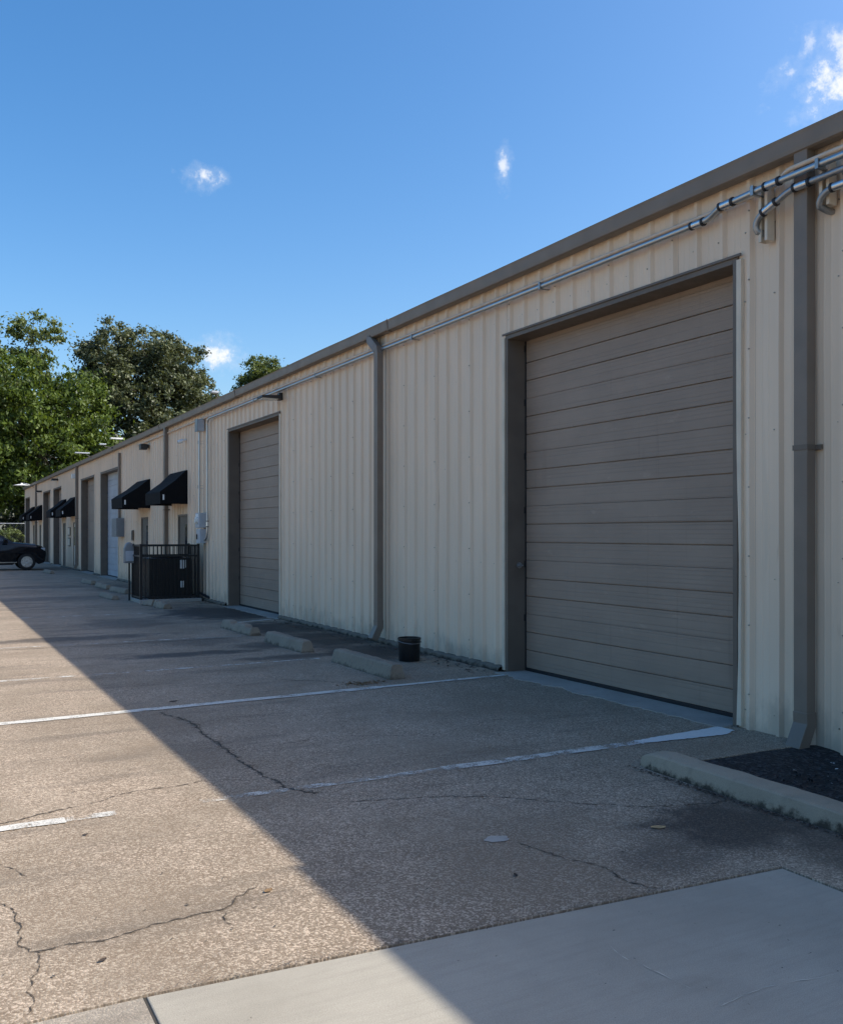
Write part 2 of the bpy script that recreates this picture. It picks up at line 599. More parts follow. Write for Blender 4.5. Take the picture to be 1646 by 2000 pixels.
M["crack_dirt"] = dirt_mat()
M["joint"] = simple("joint_filler", (.045, .04, .033), .95)
M["grass"] = simple("dry_grass_ground", (.07, .075, .035), .95, 0, .4, .3, .4)
M["mulch"] = mulch_mat()
M["galv"] = simple("galvanised_steel", (.50, .51, .51), .40, 1.0, .05, 2)
M["galv_dull"] = simple("weathered_galvanised_steel", (.36, .37, .38), .45, .9, .10, 2)
M["coupling"] = simple("steel_coupling", (.62, .63, .65), .3, 1.0, .03, 3)
M["black_ring"] = simple("dark_coupling_ring", (.02, .02, .025), .5)
M["beige_pipe"] = simple("beige_painted_pipe", (.66, .52, .39), .5, 0, .1, 4)
M["grey_box"] = simple("grey_enamel_box", (.20, .215, .225), .42, .0, .08, 5)
M["grey_box2"] = simple("pale_grey_enamel", (.42, .45, .48), .4, 0, .08, 5)
M["black_metal"] = simple("black_powder_coat", (.008, .008, .009), .45, 0, .2, 5)
M["black_cloth"] = simple("black_awning_canvas", (.006, .006, .007), .85, 0, .25, 9, .2, .2, 300)
M["white_plastic"] = simple("white_plastic", (.75, .75, .73), .4)
M["label"] = simple("white_paper_label", (.72, .72, .70), .6)
M["lens"] = simple("frosted_lens", (.75, .74, .70), .3)
M["bronze"] = simple("dark_bronze_paint", (.03, .027, .025), .45)
M["entry"] = simple("brown_entry_door_paint", (.085, .068, .056), .5)
M["glass"] = glass_mat("dark_window_glass", (.02, .025, .03))
M["pail"] = simple("black_pail_plastic", (.010, .010, .011), .35, 0, .3, 12)
M["roof"] = simple("grey_metal_roof", (.38, .38, .37), .5, .2, .1, 2)
M["core"] = simple("wall_backing", (.10, .09, .08), .8)
M["screw"] = simple("screw_head_steel", (.36, .31, .25), .5, .3)
M["car"] = simple("black_car_paint", (.004, .005, .008), .12, 0, .1, 2, 0, .35)
M["tyre"] = simple("tyre_rubber", (.015, .015, .015), .85)
M["alloy"] = simple("silver_alloy", (.62, .63, .65), .25, .9, .04, 20)
M["headlamp"] = glass_mat("clear_headlamp", (.45, .46, .48))
M["chrome"] = simple("chrome_strip", (.7, .7, .72), .12, 1.0, .02)
M["bark"] = simple("tree_bark", (.10, .08, .062), .9, 0, .3, 3, .6, .3, 14)
M["bark_pale"] = simple("pale_tree_bark", (.21, .19, .165), .9, 0, .25, 3, .6, .3, 14)
M["leaf_lime"] = leaf_mat("lime_green_leaves", (.025, .05, .011), (.135, .19, .03), .33)
M["leaf_oak"] = leaf_mat("dull_oak_leaves", (.04, .055, .028), (.15, .17, .085), .22)
M["leaf_mid"] = leaf_mat("mid_green_leaves", (.045, .07, .02), (.17, .21, .065), .3)
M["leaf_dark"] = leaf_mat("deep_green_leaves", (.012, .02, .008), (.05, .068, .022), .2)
M["dead_leaf"] = simple("dead_leaf", (.21, .125, .055), .7, 0, .3, 30)
M["dead_dark"] = simple("dark_dead_leaf", (.045, .03, .022), .8, 0, .3, 30)
M["tan_leaf"] = simple("tan_leaf", (.40, .27, .13), .7, 0, .2, 30)
M["debris"] = simple("wall_foot_debris", (.10, .085, .07), .9, 0, .6, 40)

# ------------------------------------------------------------------ setting: ground
WX = 6.13                                    # plane of the wall's flats
Y0, Y1 = -9.0, 67.9                           # the wall's ends
g = MB()
N = 24
g.box(-1500, 1500, -1500, 1500, -.6, -.12)
tag(g.build("ground", M["grass"]), kind="structure")


def sheet(name, pts, z, mat, parent=None, kind="structure", depth=.08):
    b = MB()
    b.prism(pts, z - depth, z, axis=2)
    o = b.build(name, mat, parent)
    if kind:
        tag(o, kind=kind)
    return o


def crack(pts, wd, z=.003, seed=0, name="crack", parent=None, jit=.013, step=.022):
    rnd = random.Random(seed)
    P = []
    for i in range(len(pts) - 1):
        a, b = Vector((*pts[i], 0)), Vector((*pts[i + 1], 0))
        n = max(2, int((b - a).length / step))
        for k in range(n):
            P.append(a.lerp(b, k / n))
    P.append(Vector((*pts[-1], 0)))
    vs, fs = [], []
    off = 0
    for i, p in enumerate(P):
        t = (P[min(i + 1, len(P) - 1)] - P[max(i - 1, 0)]).normalized()
        nn = Vector((-t.y, t.x, 0))
        off = off * .72 + rnd.uniform(-jit, jit)
        ww = .62 * wd * rnd.choice((.12, .5, .8, 1.0, 1.3)) * rnd.uniform(.6, 1.2) * (0.2 if i in (0, len(P) - 1) else 1)
        q = p + nn * off
        vs += [(q + nn * ww / 2).to_tuple()[:2] + (z,), (q - nn * ww / 2).to_tuple()[:2] + (z,)]
    fs = [(2 * i, 2 * i + 1, 2 * i + 3, 2 * i + 2) for i in range(len(P) - 1)]
    return MB().add(vs, fs).build(name, M["crack"], parent)


lot = MB()
# the lot: one sheet with the smooth slab and the planter cut out of it
lot.prism([(-70, 3.43), (.70, 3.37), (3.74, 3.17), (3.74, -9), (4.47, -9), (4.47, 4.94), (6.6, 4.90), (6.6, 69.2), (-70, 69.2)], -.14, 0, axis=2)
lot_o = tag(lot.build("parking_lot", M["lot"]), kind="structure")
sl = MB()
sl.prism([(.706, -9), (3.734, -9), (3.734, 3.162), (.702, 3.363)], -.14, -.004, axis=2)
slab = tag(sl.build("concrete_slab", M["slab"], bevel=.006), kind="structure")
for sp_, wd_ in (([(2.42, 2.89), (2.40, 2.80), (2.40, 2.76)], .008), ([(2.42, 2.70), (2.44, 2.58), (2.45, 2.47)], .007), ([(1.5, 2.72), (1.52, 2.62)], .012), ([(3.0, 2.3), (2.7, 2.36), (2.45, 2.34)], .006)):
    q_ = crack(sp_, wd_, z=-.001, seed=int(sp_[0][1] * 90), name="scuff", parent=slab, jit=.003)
    q_.data.materials[0] = M["scuff"]
sl = MB()
sl.prism([(-70, -40), (.692, -40), (.688, 3.358), (-70, 3.418)], -.14, -.003, axis=2)
tag(sl.build("pavement", M["lot_grey"]), kind="structure")
jf = MB()
jf.box(-70, 4.0, -9, 3.5, -.15, -.010)
tag(jf.build("joint_filler", M["joint"], lot_o), kind="stuff")


CR = [([(1.93, 8.62), (1.95, 8.5), (2.05, 8.07), (2.04, 7.38), (2.03, 6.79), (2.03, 6.28), (2.06, 5.69), (2.2, 5.45)], .028),
      ([(.1, 5.6), (.46, 5.75), (.88, 5.92), (1.21, 6.06), (1.68, 6.08)], .013),
      ([(2.3, 5.2), (2.91, 5.0), (3.12, 4.86), (3.32, 4.69), (3.55, 4.48), (3.81, 4.27), (4.25, 4.12), (4.43, 4.12)], .011),
      ([(2.79, 4.09), (2.83, 3.91), (2.87, 3.74), (2.96, 3.61), (2.94, 3.4), (3.0, 3.24)], .011),
      ([(.30, 4.5), (.37, 4.26), (.34, 4.05), (.37, 3.93), (.47, 3.92), (.64, 3.91), (.85, 3.95), (1.07, 3.96), (1.21, 4.0), (1.38, 4.15)], .011),
      ([(1.17, 3.96), (1.13, 3.84), (1.15, 3.76)], .008),
      ([(.30, 5.14), (.34, 5.08), (.39, 4.92), (.43, 4.78)], .008),
      ([(.40, 3.92), (.37, 3.73), (.34, 3.54), (.31, 3.42)], .006),
      ([(2.06, 6.8), (2.9, 6.95), (3.6, 6.6), (4.6, 6.9)], .006),
      ([(3.2, 10.2), (3.9, 9.6), (4.1, 9.3)], .012)]
for i, (p, wd) in enumerate(CR):
    crack(p, wd, seed=i + 1, parent=lot_o)
    q_ = crack(p, wd * 4.2, z=.0015, seed=i + 1, name="crack_dirt", parent=lot_o)
    q_.data.materials[0] = M["crack_dirt"]
# control joints across the lot
for i, (p, q, wd) in enumerate([((-14, 21.9), (6.1, 21.4), .05), ((-14, 28.6), (6.1, 28.0), .05), ((-14, 36.5), (6.1, 36.0), .05),
                                ((-14, 14.4), (4.2, 14.2), .02)]):
    b = MB()
    dx, dy = q[0] - p[0], q[1] - p[1]
    b.add([(p[0], p[1], .003), (q[0], q[1], .003), (q[0], q[1] + wd, .003), (p[0], p[1] + wd, .003)], [(0, 1, 2, 3)])
    b.build("control_joint", M["joint"], lot_o)


def stripe(x0, y0, x1, y1, wd, mat, z=.006):
    n = max(2, int(abs(x1 - x0) / .12))
    rnd = random.Random(int(x0 * 100 + y0 * 7))
    vs, fs = [], []
    for i in range(n + 1):
        t = i / n
        x, y = x0 + (x1 - x0) * t, y0 + (y1 - y0) * t
        vs += [(x, y - wd / 2 + rnd.uniform(-.006, .006), z), (x, y + wd / 2 + rnd.uniform(-.006, .006), z)]
    fs = [(2 * i, 2 * i + 2, 2 * i + 3, 2 * i + 1) for i in range(n)]
    return MB().add(vs, fs).build("parking_line", mat, lot_o)


stripe(-4.5, 8.52, 4.3, 8.90, .13, M["paint"])
stripe(4.3, 8.90, 5.95, 8.97, .09, M["paint"])
stripe(-4.5, 5.62, .72, 5.63, .10, M["paint"])
stripe(.72, 5.63, 1.0, 5.63, .09, M["paint_faint"])
stripe(1.5, 5.63, 3.2, 5.60, .08, M["paint_faint"])
stripe(3.2, 5.60, 4.62, 5.58, .11, M["paint_thin"])
vs, fs = [], []
rnd = random.Random(4)
for i in range(41):
    t = i / 40
    x = 4.62 + 1.34 * t
    e0 = 5.525 - .09 * max(0, (t - .3) / .7) + (.10 * max(0, (t - .86) / .14)) + rnd.uniform(-.008, .008)
    e1 = 5.635 + .07 * max(0, (t - .3) / .7) ** .7 + rnd.uniform(-.008, .008)
    vs += [(x + (.20 if 0 else 0), e0, .006), (x, e1, .006)]
fs = [(2 * i, 2 * i + 2, 2 * i + 3, 2 * i + 1) for i in range(40)]
MB().add(vs, fs).build("parking_line", M["paint_fresh"], lot_o)
stripe(-4.5, 11.2, 3.0, 11.28, .09, M["paint_faint"])
stripe(3.0, 11.28, 4.6, 11.33, .08, M["paint_faint"])
stripe(5.1, 16.62, 6.05, 17.0, .10, M["paint"])
stripe(-4.5, 14.6, 4.5, 14.4, .08, M["paint_faint"])
stripe(-4.5, 19.6, 4.2, 19.4, .08, M["paint_faint"])

# planter behind the kerb
b = MB()
n1, n2 = 30, 90
vs, fs = [], []
for i in range(n1 + 1):
    for j in range(n2 + 1):
        x, y = 4.5 + 1.7 * i / n1, -9 + 14.0 * (j / n2) ** .6
        vs.append((x, y, -.055 + .050 * max(0, min(1, (y - 4.45) / .3)) + .045 * max(.12, min(1, (4.75 - y) / .3)) * (noise.noise((x * 3, y * 3, 0)) + .5 * noise.noise((x * 11, y * 11, 3)))))
for i in range(n1):
    for j in range(n2):
        fs.append((i * (n2 + 1) + j, (i + 1) * (n2 + 1) + j, (i + 1) * (n2 + 1) + j + 1, i * (n2 + 1) + j + 1))
b.add(vs, fs)
tag(b.build("planter_mulch", M["mulch"], smooth=True), kind="stuff")
b = MB()
rnd = random.Random(5)
for k in range(1500):
    x, y = rnd.uniform(4.68, 6.1), 5.0 - 3.5 * rnd.random()
    if y > 4.9:
        continue
    r = rnd.uniform(.006, .018)
    z = -.05 + .045 * (noise.noise((x * 3, y * 3, 0)) + .5 * noise.noise((x * 11, y * 11, 3))) + r * .3
    q = [Vector((rnd.gauss(0, 1), rnd.gauss(0, 1), rnd.gauss(0, 1))).normalized() * r * rnd.uniform(.6, 1.3) for _ in range(4)]
    b.add([(x + p.x, y + p.y, z + p.z) for p in q], [(0, 1, 2), (0, 2, 3), (0, 3, 1), (1, 3, 2)])
tag(b.build("planter_chips", M["mulch"]), kind="stuff")

# kerb: one swept profile that turns to the wall at its end
prof = [(-.105, -.12), (-.10, .0), (-.074, .098), (-.065, .108), (-.05, .113), (.085, .118), (.094, .112), (.098, -.12)]
path = [(4.53, -9), (4.53, 0), (4.53, 3.6), (4.54, 4.6), (4.55, 4.85), (4.556, 4.95), (4.56, 5.00), (4.562, 5.04)]
P = []
for i in range(len(path) - 1):
    a, c = Vector((*path[i], 0)), Vector((*path[i + 1], 0))
    n = max(1, int((c - a).length / .07))
    P += [a.lerp(c, k / n) for k in range(n)]
P.append(Vector((*path[-1], 0)))
vs, fs = [], []
L = len(P)
for i, p in enumerate(P):
    t = (P[min(i + 1, L - 1)] - P[max(i - 1, 0)]).normalized()
    nr = Vector((t.y, -t.x, 0))              # inward, towards the planter
    e_ = max(0.0, (p.y - 4.86) / .18)
    hs_ = 1 - .42 * e_ ** 2
    sq_ = 1 - .30 * e_ ** 2
    for u, z in prof:
        q = p + nr * (u * sq_)
        jn = noise.noise((q.x * 9, q.y * 9, z * 9)) * .006
        vs.append((q.x + jn, q.y + jn, (z * hs_ if z > 0 else z) + jn * (z > 0)))
K = len(prof)
for i in range(L - 1):
    for k in range(K - 1):
        fs.append((i * K + k, (i + 1) * K + k, (i + 1) * K + k + 1, i * K + k + 1))
fs += [tuple(range(K)), tuple(range((L - 1) * K, L * K))[::-1]]
tag(MB().add(vs, fs).build("kerb", M["kerb"], smooth=True, sharp=18), kind="structure")

# ------------------------------------------------------------------ the building
bld = empty("warehouse", (WX, 20, 0), 0, "long beige ribbed metal warehouse with brown roll-up doors and brown gutter", "building")


def bpart(mb, name, mats, parent=None, smooth=False, bevel=0.0, label=None, kind=None):
    """a part given in world coordinates, parented to the building (or to one of its parts)"""
    o = mb.build(name, mats, None, smooth, bevel)
    o.parent = parent or bld
    o.matrix_parent_inverse = Matrix.Translation((-WX, -20, 0)) if (parent is None) else Matrix.Identity(4)
    if label:
        o["label"] = label
    if kind:
        o["kind"] = kind
    return o


DOORS = [(5.64, 9.20, "door"), (17.10, 20.55, "door"), (33.95, 37.65, "door_white"), (39.1, 42.68, "door"),
         (49.1, 52.4, "door"), (53.7, 57.1, "door"), (64.6, 67.5, "door")]
ENTRY = [(24.15, 25.2), (28.95, 30.0), (43.95, 45.0), (47.5, 48.5), (58.0, 58.95), (61.6, 62.5)]
DH, EH, EAVE = 4.02, 2.16, 4.74
holes = [(a, b, DH) for a, b, _ in DOORS] + [(a, b, EH) for a, b in ENTRY]
PITCH, PH = .30, 5.51


def z_base(y):
    return -.11 if y < 5.0 else (-.035 if y < 5.64 else .045)


def profile(y0, y1):
    pts = []
    k0 = math.floor((y0 - PH) / PITCH) - 1
    k1 = math.ceil((y1 - PH) / PITCH) + 1
    for k in range(k0, k1 + 1):
        c = PH + k * PITCH
        for dy, d in ((-.040, 0), (-.016, .034), (.016, .034), (.040, 0), (.105, 0), (.113, .003), (.122, .003), (.130, 0),
                      (.170, 0), (.178, .003), (.187, .003), (.195, 0)):
            pts.append((c + dy, d))

    def at(y):
        for (a, da), (c, dc) in zip(pts, pts[1:]):
            if a <= y <= c:
                return da + (dc - da) * (y - a) / max(1e-9, c - a)
        return 0
    return [(y0, at(y0))] + [p for p in pts if y0 + 1e-4 < p[0] < y1 - 1e-4] + [(y1, at(y1))]


cuts = sorted({Y0, Y1} | {round(PH - .05 + PITCH * 3 * k, 4) for k in range(-16, 70) if Y0 < PH - .05 + PITCH * 3 * k < Y1}
              | {v for h in holes for v in h[:2]} | {5.0})
idx = 0
for a, c in zip(cuts, cuts[1:]):
    if c - a < .012:
        continue
    mid_ = (a + c) / 2
    zb = z_base(mid_)
    for h0, h1, hz in holes:
        if h0 <= mid_ <= h1:
            zb = hz + .0
    idx += 1
    pr = profile(a, c)
    nz_ = 9 if zb < 1 else 3
    vs, fs = [], []
    lap = .0016 * (idx % 2)
    n = len(pr)
    for iz in range(nz_ + 1):
        z = zb + (EAVE - zb) * iz / nz_
        for y, d in pr:
            wv = .008 * noise.noise((y * .9, z * .9, 1.7)) + .003 * noise.noise((y * 4, z * 2.1, 5))
            if z < .7 and 9.2 < y < 17.1:
                wv += .030 * (.7 - z) * noise.noise((y * 5, z * 3, 9))
            vs.append((WX - d - lap + wv, y, z))
    for iz in range(nz_):
        for k in range(n - 1):
            fs.append((iz * n + k, (iz + 1) * n + k, (iz + 1) * n + k + 1, iz * n + k + 1))
    o = len(vs)                                # folded hem at the foot of the sheet
    for k in range(n):
        vs.append((vs[k][0] + .03, vs[k][1], zb + .004))
    for k in range(n - 1):
        fs.append((k, k + 1, o + k + 1, o + k))
    bpart(MB().add(vs, fs), "wall_panel", M["siding"])

# structure behind the sheets, with the door recesses left open
edges = sorted([(a, c) for a, c, _ in DOORS])
b = MB()
cur = Y0
for a, c in edges:
    b.box(WX + .05, WX + .30, cur, a - .004, -.12, EAVE)
    b.box(WX + .05, WX + .30, a - .004, c + .004, DH + .16, EAVE)
    cur = c + .004
b.box(WX + .05, WX + .30, cur, Y1, -.12, EAVE)
b.box(WX + .62, 24, Y0 + .1, Y1 - .1, -.1, 4.6)
bpart(b, "wall_core", M["core"])
# end walls
for yy, nm in ((Y1, 1), (Y0, -1)):
    b = MB()
    b.prism([(WX, 0), (24, 0), (24, 4.74), (15, 5.48), (WX, 4.74)], yy - .03, yy + .03, axis=1)
    bpart(b, "end_wall", M["siding"])
# roof: low gable of ribbed sheets
b = MB()
for k in range(int((Y1 - Y0) / .9)):
    y = Y0 + .9 * k
    for (xa, za), (xb, zb) in (((6.10, 4.762), (15, 5.52)), ((24.05, 4.762), (15, 5.52))):
        b.add([(xa, y, za), (xb, y, zb), (xb, y + .9, zb), (xa, y + .9, za),
               (xa, y + .86, za + .0), (xa, y + .88, za + .035), (xb, y + .88, zb + .035), (xb, y + .86, zb), (xa, y + .9, za), (xb, y + .9, zb)],
              [(0, 1, 2, 3), (4, 7, 6, 5), (5, 6, 9, 8)])
bpart(b, "roof", M["roof"])
# eave flashing under the gutter
b = MB()
b.box(WX - .043, WX + .02, Y0, Y1, 4.70, 4.745)
bpart(b, "eave_flashing", M["trim_dark"])

# gutter, hung in lengths
gx = [Y0, -2.2, 1.80, 12.1, 19.6, 26.9, 34.4, 41.9, 49.4, 56.9, Y1 + .1]
for i, (a, c) in enumerate(zip(gx, gx[1:])):
    dx = (.0, .0, .0, .0, .004, .0, .003, 0, .002, 0)[i]
    dz = (.045, .045, 0, .004, -.003, .002, -.002, .003, 0, 0)[i]
    poly = [(6.085, 4.622), (6.005, 4.622), (5.985, 4.632), (5.980, 4.66), (5.972, 4.745), (5.964, 4.775), (5.985, 4.782), (5.99, 4.765),
            (5.987, 4.745), (5.994, 4.66), (6.0, 4.640), (6.072, 4.637), (6.072, 4.735), (6.085, 4.735)]
    poly = [(x - (dx if x < 6.05 else 0), z + dz) for x, z in poly]
    nseg = max(1, int((c - a) / 1.2))
    m_ = MB()
    n = len(poly)
    vs, fs = [], []
    for k in range(nseg + 1):
        y = a + .0008 + (c - a - .0016) * k / nseg
        for x, z in poly:
            s = .004 * noise.noise((y * .7, i, 2)) if x < 6.05 else 0
            vs.append((x + s, y, z + .006 * noise.noise((y * .5, 3, i)) * (x < 6.05)))
    for k in range(nseg):
        for q in range(n):
            fs.append((k * n + q, k * n + (q + 1) % n, (k + 1) * n + (q + 1) % n, (k + 1) * n + q))
    fs += [tuple(range(n)), tuple(range(nseg * n, (nseg + 1) * n))[::-1]]
    go = bpart(m_.add(vs, fs), "gutter", M["trim"])
    if i < len(gx) - 2:
        j = MB()
        j.prism([(5.99 - dx, 4.612 + dz), (5.974 - dx, 4.66 + dz), (5.957 - dx, 4.77 + dz), (5.966 - dx, 4.792 + dz), (5.975 - dx, 4.77 + dz), (6.0 - dx, 4.63 + dz), (6.06, 4.612 + dz)], c - .008, c + .008, axis=1)
        bpart(j, "gutter_joint", M["trim_dark"])


def rect_tube(mb, pts, wy, wx):
    """rectangular pipe in the x-z plane or bending along y; pts are centres"""
    pts = [Vector(p) for p in pts]
    vs, fs = [], []
    for i, p in enumerate(pts):
        t = (pts[min(i + 1, len(pts) - 1)] - pts[max(i - 1, 0)]).normalized()
        side = Vector((0, 1, 0)) if abs(t.y) < .3 else Vector((0, 1, 0)) - t * t.y
        side = side.normalized()
        fr = t.cross(side).normalized()
        for a, c in ((-1, -1), (1, -1), (1, 1), (-1, 1)):
            vs.append(p + side * wy / 2 * a + fr * wx / 2 * c)
    for i in range(len(pts) - 1):
        for k in range(4):
            k2 = (k + 1) % 4
            fs.append((i * 4 + k, i * 4 + k2, i * 4 + 4 + k2, i * 4 + 4 + k))
    fs += [(3, 2, 1, 0), tuple(range(len(pts) * 4 - 4, len(pts) * 4))]
    return mb.add(vs, fs)


def downspout(y, wy=.12, wx=.10, x=6.03, kick=True, off=0.0, zbot=.12):
    """brown rectangular leader from the gutter to the ground"""
    b = MB()
    if off:
        rect_tube(b, [(x + .03, y + off, 4.66), (x + .03, y + off, 4.61), (x, y + .02, 4.40), (x, y, 4.34), (x, y, zbot + .2)], wy, wx)
    else:
        rect_tube(b, [(x, y, 4.65), (x, y, zbot + .2)], wy, wx)
    root = bpart(b, "downspout", M["trim"], bevel=.006)
    e = MB()
    rect_tube(e, [(x, y, zbot + .26), (x, y, zbot + .16), (x - .075, y, zbot + .01), (x - .095, y, zbot - .03)], wy + .008, wx + .008)
    bpart(e, "elbow", M["trim"], root, bevel=.005)
    for z in (2.32,) if not off else ():
        s = MB()
        s.box(x - wx / 2 - .006, WX + .0, y - wy / 2 - .006, y + wy / 2 + .006, z - .02, z + .02)
        s.box(WX - .04, WX - .012, y - wy / 2 - .05, y + wy / 2 + .05, z - .019, z + .019)
        bpart(s, "strap", M["trim_dark"], root)
    return root


downspout(4.91, .125, .10, 6.05, zbot=.0)
downspout(12.42, .125, .10, 5.985, off=.34, zbot=.10)
downspout(26.3, .14, .11, 6.03)
downspout(43.42, .15, .12, 6.03)
downspout(60.2, .14, .11, 6.03)
downspout(34.9, .10, .10, 6.03) if False else None

# overhead doors
DX = 6.37


def overhead_door(y0, y1, key):
    # lining of the opening: jambs, head and threshold track
    b = MB()
    for s, ya, yb in ((1, y1 - .05, y1), (-1, y0, y0 + .05)):
        b.box(WX - .022, DX + .06, ya, yb, -.005, DH)
    b.box(WX - .022, DX + .06, y0 + .0505, y1 - .0505, DH - .06, DH - .0005)
    b.box(WX - .038, WX - .024, y0 - .05, y1 + .05, DH - .012, DH + .012)           # drip head over the opening
    root = bpart(b, "overhead_door", M["trim_dark"], bevel=.003)
    # beige corner trim each side
    for ya, sgn in ((y1 + .002, 1), (y0 - .002, -1)):
        t = MB()
        vs, fs = [], []
        for k in range(15):
            z = .02 + (DH - .06) * k / 14
            bow = -.028 * math.exp(-((z - 1.35) / .7) ** 2) - .014 * math.exp(-((z - .5) / .3) ** 2) if (sgn < 0 and y0 < 6) else 0
            for x, y in ((WX - .002, ya + sgn * .055), (WX - .034, ya + sgn * .05), (WX - .036, ya + bow), (WX + .0, ya + bow - sgn * .001)):
                vs.append((x, y, z))
        for k in range(14):
            for q in range(3):
                f = (k * 4 + q, k * 4 + q + 1, k * 4 + q + 5, k * 4 + q + 4)
                fs.append(f if sgn > 0 else f[::-1])
        t.add(vs, fs)
        bpart(t, "corner_trim", M["beige_trim"], root)
    # sections with two pressed grooves each
    ya, yb = y0 + .052, y1 - .052
    S = .645
    for k in range(6):
        z0 = .042 + (S + .0) * k if k else .042
        z1 = .042 + S * (k + 1) - .0015
        gz = [z0 + S / 3, z0 + 2 * S / 3]
        pr = [(DX + .005, z0), (DX + .0005, z0 + .004)]
        for q in gz:
            pr += [(DX, q - .0075), (DX + .022, q - .003), (DX + .022, q + .003), (DX, q + .005)]
        pr += [(DX + .0005, z1 - .004), (DX + .005, z1), (DX + .05, z1), (DX + .05, z0)]
        m_ = MB()
        m_.prism(pr, ya, yb, axis=1)
        bpart(m_, "door_section", M[key], root)
    tp = MB()
    tp.box(DX + .004, DX + .05, ya, yb, .042 + S * 6, DH + .1)
    bpart(tp, "door_section", M[key], root)
    r = MB()
    r.box(DX - .004, DX + .045, ya, yb, .004, .041)
    for y in (ya - .001, yb - .012):
        r.box(DX - .012, DX - .002, y, y + .014, .01, DH - .065)
    bpart(r, "weather_seal", M["rubber"], root)
    # roller hinges showing at the jamb
    h = MB()
    for k in range(6):
        h.box(DX - .025, DX - .0125, yb - .004, yb + .012, .60 + S * k, .68 + S * k)
    bpart(h, "hinge_plates", M["rubber"], root, kind="stuff")
    return root


for i, (a, c, k) in enumerate(DOORS):
    r_ = overhead_door(a, c, k)
    if k == "door_white":
        r_["label"] = "overhead door with pale grey-white sections"
    if i == 0:
        lk = MB()
        lk.tube([(6.27, 9.149, 1.27), (6.27, 9.135, 1.27)], .035, 16)
        lk.tube([(6.27, 9.136, 1.27), (6.27, 9.115, 1.27)], .016, 12)
        lk.box(6.255, 6.285, 9.08, 9.118, 1.262, 1.278)
        bpart(lk, "door_lock", M["galv_dull"], r_)
    # worn pale sill at the foot of the opening
    s_ = MB()
    n = 90
    rnd = random.Random(i)
    poly = [(DX - .02, a + .055), (DX - .02, c - .055), (6.16, c - .055)]
    for q in range(n + 1):
        poly.append((5.97 + .10 * noise.noise((q * .11, i, 0)) + .05 * noise.noise((q * .37, i, 2)) + .02 * noise.noise((q * 1.3, i, 5)) - (.03 if i == 0 else 0), c - .03 - (c - a - .06) * q / n))
    poly.append((6.16, a + .055))
    s_.prism(poly, -.05, .008, axis=2)
    tag(bpart(s_, "door_sill", M["threshold"]))

# entry doors
for i, (a, c) in enumerate(ENTRY):
    b = MB()
    b.box(WX - .03, WX + .049, a, a + .05, 0.01, EH)
    b.box(WX - .03, WX + .049, c - .05, c, 0.01, EH)
    b.box(WX - .03, WX + .049, a + .0505, c - .0505, EH - .05, EH)
    root = bpart(b, "entry_door", M["trim_dark"], bevel=.003)
    d = MB()
    d.box(WX + .0, WX + .045, a + .053, c - .053, .02, EH - .053)
    bpart(d, "door_leaf", M["entry"] if i != 2 else M["beige_trim"], root, bevel=.003)
    gl = MB()
    if i == 2:
        gl.box(WX - .008, WX - .001, a + .2, c - .2, 1.1, 1.95)
    else:
        gl.box(WX - .008, WX - .001, a + .16, a + .36, .9, 1.9)
    bpart(gl, "pane", M["glass"], root)
    hd = MB()
    hd.tube([(WX + .0, c - .13, 1.02), (WX - .06, c - .13, 1.02), (WX - .06, c - .24, 1.02)], .012, 8)
    bpart(hd, "handle", M["galv_dull"], root, smooth=True)

# screws in the sheets
b = MB()
rnd = random.Random(3)
for k in range(-8, 110):
    yc = PH + k * PITCH
    for z in (.16, 1.28, 2.5, 3.62, 4.2):
        y = yc + .055 + rnd.uniform(-.006, .006)
        zz = z + rnd.uniform(-.012, .012)
        if not any(h0 - .06 < y < h1 + .06 and zz < hz + .05 for h0, h1, hz in holes):
            b.tube([(WX + .004, y, zz), (WX - .010, y, zz)], .0065 if rnd.random() < .7 else .003, 6)
    if k % 3 == 0:
        for q in range(8):
            y, zz = yc - .012, .3 + .58 * q
            if not any(h0 - .06 < y < h1 + .06 and zz < hz + .05 for h0, h1, hz in holes):
                b.tube([(WX - .033, y, zz), (WX - .046, y, zz)], .007, 6)
bpart(b, "screw_heads", M["screw"], kind="stuff")

# rough concrete lip at the foot of the wall
for a, c in ((-9, 4.9), (9.24, 17.05), (20.6, 33.9), (37.7, 39.05), (42.72, 49.05), (57.15, 64.55)):
    n = int((c - a) / .09)
    vs, fs = [], []
    zt = -.10 if c < 5 else .05
    for k in range(n + 1):
        y = a + (c - a) * k / n
        r1 = noise.noise((y * 3.1, 0, 1)) * .022 + noise.noise((y * 11, 0, 4)) * .014
        r2 = noise.noise((y * 5.1, 2, 1)) * .02
        vs += [(WX + .06, y, zt + .02), (WX - .05 + r1 * .5, y, zt + .012 + r2 * .6), (WX - .085 + r1, y, zt - .012 + r2 * .5), (WX - .115 + r1 * 1.3, y, -.16)]
    for k in range(n):
        for q in range(3):
            fs.append((k * 4 + q, k * 4 + q + 1, k * 4 + q + 5, k * 4 + q + 4))
    bpart(MB().add(vs, fs), "foundation", M["found"])

